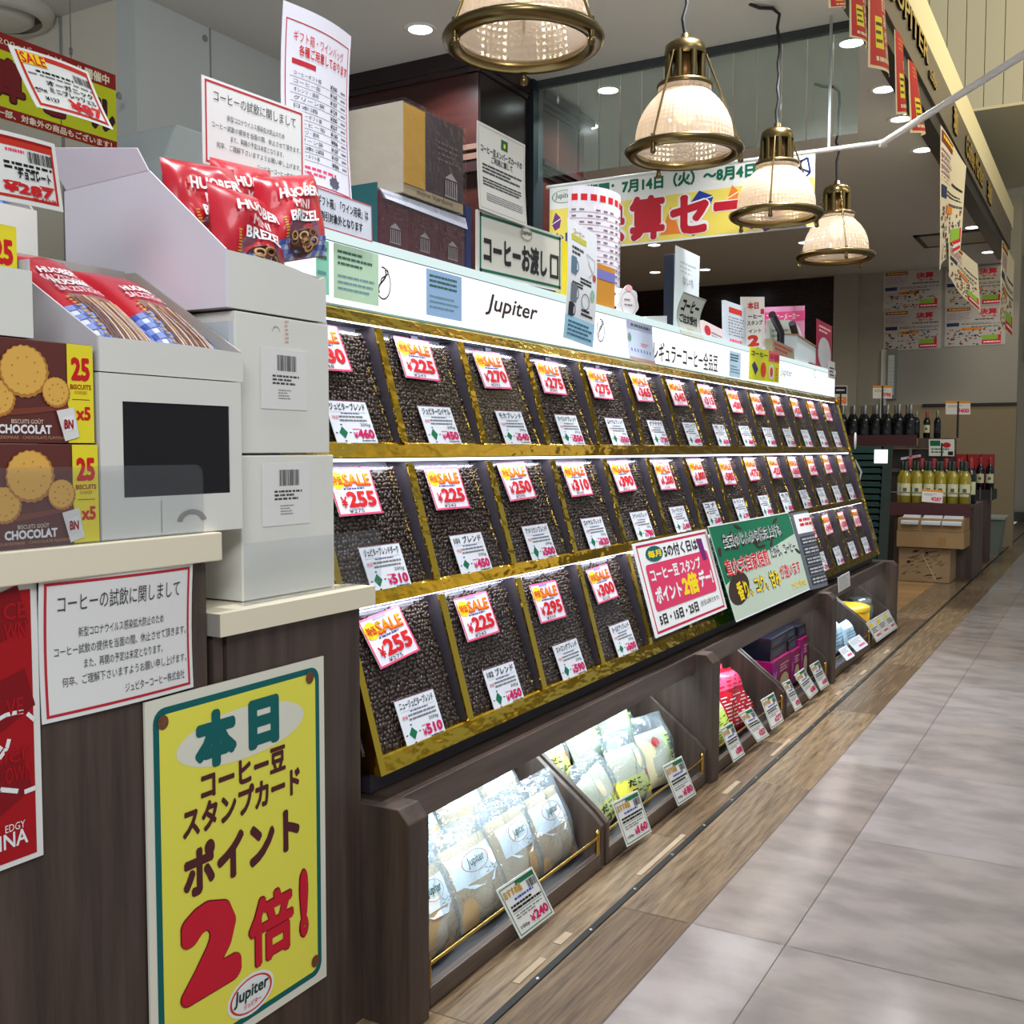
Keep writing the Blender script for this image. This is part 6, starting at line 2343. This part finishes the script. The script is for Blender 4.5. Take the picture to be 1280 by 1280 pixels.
# ------------------------------------------------------------------ yellow sale banner at the upper left
c = Card((1.15, 2.4, 1.916), (2.015, 2.4, 1.916), (1.15, 2.4, 1.708)).base(P('wallbanner_lime', (206, 214, 36)), .003)
MRED = P('wallbanner_red', (150, 34, 30))
c.rect(0, 0, 1, .20, MRED, 1)
c.rect(0, .86, 1, 1, MRED, 1)
c.text('豆（200gパック）', .52, .05, .79, .15, CREAM, 2, .0)
c.text('セール開催中', .79, .04, .975, .17, CREAM, 2, .04)
c.text('一部、対象外の商品もございます！', .585, .885, .98, .975, CREAM, 2, .03)
for s, u0, u1, v0, v1 in (('決', .40, .54, .27, .80), ('算', .55, .68, .27, .80), ('セ', .70, .82, .30, .80), ('ー', .835, .895, .5, .6), ('ル', .905, .995, .36, .78)):
    c.text(s, u0, v0, u1, v1, P('wallbanner_dark', (60, 18, 24)), 2, .07)
    c.text(s, u0 + .004, v0 + .01, u1 - .004, v1 - .02, P('wallbanner_ink', (120, 30, 34)) if s != 'ル' else P('wallbanner_plum', (66, 24, 44)), 3, .04)
c.rect(.795, .2, .798, .86, P('wallbanner_fold', (90, 96, 40)), 2)
t = c.done('sale_banner')
tag(t, 'lime yellow sale board with dark red stripes hanging on wires at the upper left', 'banner')
q = at((88, 40), y=2.4)
m = MB()
m.tube([(q.x, 2.4, 1.917), (q.x, 2.4, 2.6)], .0016, mat('wire_grey', (110, 112, 112), rough=.4, metal=.5), 6)
m.lathe([(.0001, .016), (.004, .012), (.004, -.004), (.0001, -.006)], (q.x, 2.4, 1.93), mat('wire_grey', (110, 112, 112)), 8)
m.build('hanging_wire', t)
# pale cabinet behind the red bags
m = MB()
a, b = at((216, 200), y=2.6), at((262, 168), y=2.6)
m.prism_y([(a.x - .03, 0), (b.x + .2, 0), (b.x + .2, b.z), (a.x + .02, b.z), (a.x - .03, a.z)], 2.6, 2.9, mat('machine_pale', (200, 212, 214), rough=.4))
tag(m.build('machine_cover', bevel=.01), 'pale grey machine top showing behind the red pretzel bags', 'machine')

# ------------------------------------------------------------------ wine corner in the background
BGW = wood('wine_stand_wood', (66, 52, 46), (92, 76, 66), (6, 6, .7), .5, 4, .1)
BGD = mat('wine_shelf_dark', (36, 30, 32), rough=.5)
CARDB = mat('cardboard', (150, 120, 80), rough=.75, var=.06, vscale=8)
CARDP = mat('printed_burlap_box', (150, 124, 90), rough=.8, var=.08, vscale=12)
t = thing('printed_box', (7.56, 1.05, 0), 'printed brown wood-look box standing on the oak floor below the cartons', 'box')
m = MB()
m.box(7.54, 7.86, .932, 1.26, .001, .232, CARDP)
m.build('carton', t, .004)
c = card_x(1.26, .932, .001, .232, 7.539)
r3 = random.Random(3)
for i in range(46):
    u, v = r3.uniform(.04, .85), r3.uniform(.08, .9)
    w = r3.uniform(.04, .14)
    c.line([(u, v), (u + w, v - w * .35)], r3.uniform(.002, .006), P('box_print_brown', (84, 64, 46)), 1)
c.ell(.33, .10, .03, .035, BLACK, 2)
c.ell(.55, .14, .03, .035, BLACK, 2)
c.ell(.2, .42, .035, .04, BLACK, 2)
c.line([(.45, .15), (.75, .95)], .008, P('box_print_pale', (180, 152, 116)), 2)
c.done('front_print', t)
for (y0, y1, z0, z1, lb) in ((.845, 1.27, .238, .348, 'plain brown cardboard carton on top of the printed box'), (.850, 1.265, .349, .435, 'shallow open cardboard carton on the plain one, with white papers in it')):
    m = MB()
    m.box(7.5, 7.84, y0, y1, z0, z1, CARDB)
    o = m.build('cardboard_carton', bevel=.003)
    tag(o, lb, 'carton', 'cardboard cartons by the wine stand')
    if z0 < .3:
        c = card_x(1.0, .955, .262, .312, 7.4985).base(P('carton_tape', (150, 112, 62)), .0005)
        c.done('carton_mark', o)
for i, (y0, y1, lb) in enumerate(((1.13, 1.24, 'white paper bundle at the left in the shallow carton'), (.99, 1.11, 'white paper bundle in the middle of the shallow carton'), (.86, .98, 'white paper bundle at the right in the shallow carton'))):
    m = MB()
    m.hexa([(7.47, y0, .395), (7.60, y0, .436), (7.60, y1, .436), (7.47, y1, .395)], [(7.47, y0, .412), (7.60, y0, .452), (7.60, y1, .452), (7.47, y1, .412)], P('paper_bundle', (196, 200, 204)))
    tag(m.build('paper_bundle'), lb, 'papers', 'paper bundles in the carton')
t = thing('wine_stand', (8.1, 1.1, 0), 'low dark wood stand carrying the rows of white wine bottles', 'stand')
m = MB()
m.box(7.87, 8.45, .825, 1.35, 0, .50, BGW)
m.build('body', t)
m = MB()
m.box(7.70, 8.5, .83, 1.37, .50, .515, BGW)
m.build('shelf_board', t)
m = MB()
m.box(7.69, 7.71, .83, 1.37, .440, .53, mat('shelf_front_maroon', (70, 30, 34), rough=.45))
m.build('front_board', t)
m = MB()
for yy in (.84, 1.1, 1.36):
    m.tube([(7.695, yy, .50), (7.695, yy, .60)], .004, mat('rail_grey', (120, 116, 110), rough=.4, metal=.6), 8)
m.tube([(7.695, .84, .60), (7.695, 1.36, .60)], .004, mat('rail_grey', (120, 116, 110)), 8)
m.build('rail', t)
GW = mat('bottle_white_wine', (176, 160, 52), rough=.12, trans=.35)
GDK = mat('bottle_dark_glass', (18, 22, 26), rough=.1)
GDN = mat('bottle_dark_neck', (36, 46, 40), rough=.25)
LBL = P('label_cream', (206, 206, 170))
CAPS = mat('capsule_steel', (120, 124, 122), rough=.35, metal=.5)
BPR = [(.0001, 0), (.034, 0), (.037, .004), (.037, .185), (.030, .205), (.0155, .235), (.0145, .285)]


def bottle_proto(kind):
    glass = GW if kind == 'white' else GDK
    parts = []
    m = MB()
    m.lathe(BPR, (0, 0, 0), glass, 16)
    parts.append(m.build('glass_body'))
    m = MB()
    m.lathe([(.0158, .235), (.0158, .296), (.0135, .300), (.0001, .300)], (0, 0, 0), {'white': GDN, 'dark': CAPS, 'red': mat('capsule_red', (150, 24, 30), rough=.4)}[kind], 14)
    parts.append(m.build('capsule'))
    m = MB()
    for k in range(9):
        a0, a1 = math.pi * (.62 + .076 * k + .04), math.pi * (.62 + .076 * (k + 1) + .04)
        m.quad((.0378 * math.cos(a0), .0378 * math.sin(a0), .06), (.0378 * math.cos(a1), .0378 * math.sin(a1), .06), (.0378 * math.cos(a1), .0378 * math.sin(a1), .145), (.0378 * math.cos(a0), .0378 * math.sin(a0), .145), LBL if kind != 'dark' else P('label_dark', (30, 32, 38)))
    m.box(-.0386, -.0379, -.012, .012, .09, .115, P('label_print', (90, 90, 70)) if kind != 'dark' else P('label_dark_print', (60, 62, 70)))
    parts.append(m.build('paper_label'))
    return parts


PROTO = {k: bottle_proto(k) for k in ('white', 'dark', 'red')}
USED = set()


def bottle(kind, x, y, z, label, group, s=1.0):
    t = thing('wine_bottle', (x, y, z), label, 'wine bottle', group)
    for p in PROTO[kind]:
        c = p if (kind, p.name) not in USED else p.copy()
        if c is not p:
            COL.objects.link(c)
        else:
            USED.add((kind, p.name))
        if p is PROTO[kind][0]:
            body = c
            c.parent = t
        else:
            c.parent = body
        c.matrix_parent_inverse = Matrix.Identity(4)
        c.location = (0, 0, 0)
    t.scale = (s, s, s)
    return t


for k in range(6):
    bottle('white', 7.76, .875 + .077 * k, .516, 'cream labelled white wine bottle, front row of the stand, %s from the right' % ORD[k], 'white wine bottles on the stand', 1.0)
for k in range(6):
    bottle('white', 7.86, .912 + .077 * k, .516, 'white wine bottle in the second row of the stand, %s from the right' % ORD[k], 'white wine bottles on the stand', 1.0)
for k in range(6):
    bottle('red', 8.10, .88 + .082 * k, .516, 'red capped wine bottle in the rear row of the stand, %s from the right' % ORD[k], 'red capped bottles behind the white wine', 1.06)
# tall dark shelf behind
t = thing('wine_cabinet', (8.9, 1.6, 0), 'tall dark wood wine cabinet with a row of black bottles on its top shelf', 'cabinet')
m = MB()
m.box(8.72, 9.1, 1.10, 2.35, 0, .90, BGD)
m.build('body', t)
m = MB()
m.box(8.62, 9.12, 1.33, 2.35, .905, .925, BGW)
m.box(8.62, 8.64, 1.33, 2.35, .925, 1.01, mat('shelf_front_maroon', (70, 30, 34)))
m.build('top_shelf', t)
m = MB()
m.box(8.70, 9.1, 1.10, 1.33, .905, .985, BGW)
m.build('side_shelf', t)
m = MB()
m.box(8.68, 8.72, 1.15, 2.35, .72, .75, BGW)
m.build('middle_shelf', t)
for k in range(9):
    bottle('dark', 8.70, 1.39 + .086 * k, .926, 'black wine bottle on the top shelf of the tall cabinet, %s from the right' % ORD[k], 'black bottles on the top shelf', 1.08)
for k in range(9):
    bottle('dark', 8.82, 1.43 + .086 * k, .926, 'black wine bottle in the second row of the top shelf, %s from the right' % ORD[k], 'black bottles on the top shelf', 1.08)
for k in range(3):
    bottle('red' if k == 1 else 'dark', 8.76, 1.20 + .055 * k * 1.4, .986, 'smaller bottle on the right part of the cabinet top, %s from the right' % ORD[k], 'small bottles on the cabinet', .7)
# right hand display with red boxes
t = thing('bottle_display', (9.2, .95, 0), 'dark brown display stand with red topped bottles near the back wall', 'stand')
m = MB()
m.box(9.05, 9.4, .86, 1.04, 0, .50, wood('display_brown', (66, 46, 38), (84, 60, 50), (6, 6, .7), .55, 4, .05))
m.build('body', t)
m = MB()
m.box(9.05, 9.4, .82, 1.1, .50, .58, BGD)
for yy in (.83, .91, .99, 1.08):
    m.box(9.04, 9.05, yy - .004, yy + .004, .50, .60, CAPS)
m.build('bottle_tray', t)
for k in range(4):
    bottle('red', 9.12, .85 + .07 * k, .582, 'red wine bottle on the brown display, %s from the right' % ORD[k], 'red wine bottles on the brown display', .85)
for k in range(3):
    m = MB()
    m.box(9.26, 9.36, .84 + .10 * k, .93 + .10 * k, .58, .86, mat('box_red', (150, 24, 26), rough=.5))
    tag(m.build('red_wine_box'), 'red wine carton behind the brown display bottles, %s from the right' % ORD[k], 'carton', 'red wine cartons')
# price signs in the wine corner
for (TL, TR, BL, x, lb, big, g0) in (((1091, 482), (1115, 482), (1091, 498), 8.75, 'small price sign on a stalk above the black bottles', '790', 0), ((1182, 501), (1213, 501), (1182, 518), 8.75, 'price sign on a black clip right of the cabinet', '400', 0), ((1161, 549), (1193, 549), (1161, 570), 8.694, 'green white sign hanging above the white wine bottles', '', 1), ((1153, 611), (1179, 613), (1152, 627), 7.688, 'price sign on the rail in front of the white wine bottles', '287', 0), ((1042, 482), (1059, 482), (1042, 507), 8.7, 'navy and white price sign at the end of the bean dispenser', '550', 2)):
    c = Card(at(TL, x=x), at(TR, x=x), at(BL, x=x)).base(PAPER, .002)
    if g0 == 1:
        c.rect(.05, .08, .45, .4, GREEN, 1).lines(.1, .5, .8, .85, 2, GREEN, 1, .5)
        c.ell(.7, .35, .16, .16, P('notice_red', (190, 40, 54)), 1)
        c.rect(.75, .72, .95, .95, BLACK, 1)
    elif g0 == 2:
        c.rect(.04, .04, .96, .42, P('sign_navy', (30, 36, 66)), 1).lines(.2, .15, .8, .3, 1, WHITE, 2, .5)
        c.text(big, .25, .55, .95, .92, ORANGE, 2, .05)
    else:
        c.rect(0, 0, 1, .18, P('sign_orange', (224, 150, 60)), 1)
        c.lines(.1, .3, .7, .5, 2, GREY, 1, .4)
        c.text('¥' + big, .45, .55, .95, .88, PINK, 2, .05)
    o = tag(c.done('price_sign'), lb, 'price sign', 'price signs in the wine corner')
    m = MB()
    q = at(((TL[0] + TR[0]) / 2, BL[1]), x=x)
    if x > 8.65:
        zb_ = .926 if TL[0] < 1150 else .987
        yb_ = q.y
        m.tube([(x + .004, yb_, q.z + .1), (x + .004, yb_, min(zb_, q.z - .02))], .008, mat('clip_black', (24, 24, 24), rough=.4), 8)
        m.build('clip_stalk', o)
# flat label strips on the cabinet middle shelf
m = MB()
c = Card(at((1126, 572), x=8.618), at((1151, 568), x=8.618), at((1126, 575), x=8.618)).base(P('label_band_pale', (206, 210, 224)), .002)
c.lines(.3, .1, .9, .9, 1, PINK, 1, .7)
o = tag(c.done('shelf_label'), 'white and pink shelf label in front of the wine cabinet', 'label')
q = at((1138, 570), x=8.618)
m.box(8.618, 8.622, q.y - .01, q.y + .01, q.z - .01, .91, CAPS)
m.build('clip', o)
# stacked green shopping baskets beside the dispenser
BASK = mat('basket_green', (9, 44, 38), rough=.45)
t0 = None
BW = ORD + 'fifteenth sixteenth seventeenth eighteenth nineteenth twentieth'.split() + ['twenty-first', 'twenty-second', 'twenty-third', 'topmost']
for k in range(24):
    z0 = .06 + .0365 * k
    m = MB()
    cx, cy, w, d = 6.10, 1.31 - .001 * k, .15, .20
    for (a, b, c_, e) in ((cx - w, cx + w, cy - d, cy - d + .008), (cx - w, cx + w, cy + d - .008, cy + d), (cx - w, cx - w + .008, cy - d, cy + d), (cx + w - .008, cx + w, cy - d, cy + d)):
        m.box(a, b, c_, e, z0, z0 + .016, BASK)
        m.box(a + .006 if b - a > .1 else a, b - .006 if b - a > .1 else b, c_ + (.006 if e - c_ > .1 else 0), e - (.006 if e - c_ > .1 else 0), z0 - (.03 if k else .05), z0, BASK)
    m.box(cx - w + .012, cx + w - .012, cy - d + .012, cy + d - .012, z0 - (.03 if k else .055), z0 - (.026 if k else .045), BASK)
    tag(m.build('shopping_basket'), 'dark green shopping basket stacked beyond the dispenser, %s from the floor' % BW[k], 'basket', 'stacked green shopping baskets')
t = thing('basket_stand', (6.10, 1.30, 0), 'low dark green stand under the stacked shopping baskets', 'stand')
m = MB()
m.box(5.94, 6.26, 1.08, 1.52, .0, .004, BASK)
m.box(5.97, 6.23, 1.12, 1.48, .004, .0045, BASK)
m.build('frame', t)
# small lit sign by the baskets
a, b, d = at((1093, 562), x=5.93), at((1109, 560), x=5.93), at((1092, 579), x=5.93)
m = MB()
m.hexa([(5.93, b.y, d.z), (5.95, b.y, d.z), (5.95, a.y, d.z), (5.93, a.y, d.z)], [(5.93, b.y, a.z), (5.95, b.y, a.z), (5.95, a.y, a.z), (5.93, a.y, a.z)], emit('small_lit_sign', (225, 250, 240), 1.6))
tag(m.build('lit_label'), 'small glowing white label beside the green baskets', 'label')
# blue cloth cover and grey bin
m = MB()
m.box(6.9, 7.2, 1.30, 1.62, .0, .78, mat('cover_navy', (22, 30, 62), rough=.7, bump=.3, bscale=20))
tag(m.build('navy_cover', bevel=.02), 'tall navy covered rack between the baskets and the wine stand', 'rack')
t = thing('grey_bin', (10.0, .92, 0), 'grey green plastic crate stand at the end of the wine corner', 'bin')
m = MB()
m.hexa([(9.9, .84, .0), (10.2, .84, .0), (10.2, 1.0, .0), (9.9, 1.0, .0)], [(9.86, .81, .3), (10.24, .81, .3), (10.24, 1.02, .3), (9.86, 1.02, .3)], mat('bin_grey_green', (110, 124, 116), rough=.5))
m.build('body', t)
m = MB()
m.box(9.84, 10.26, .79, 1.04, .3, .32, mat('bin_rim', (150, 160, 154), rough=.45))
m.build('rim', t)
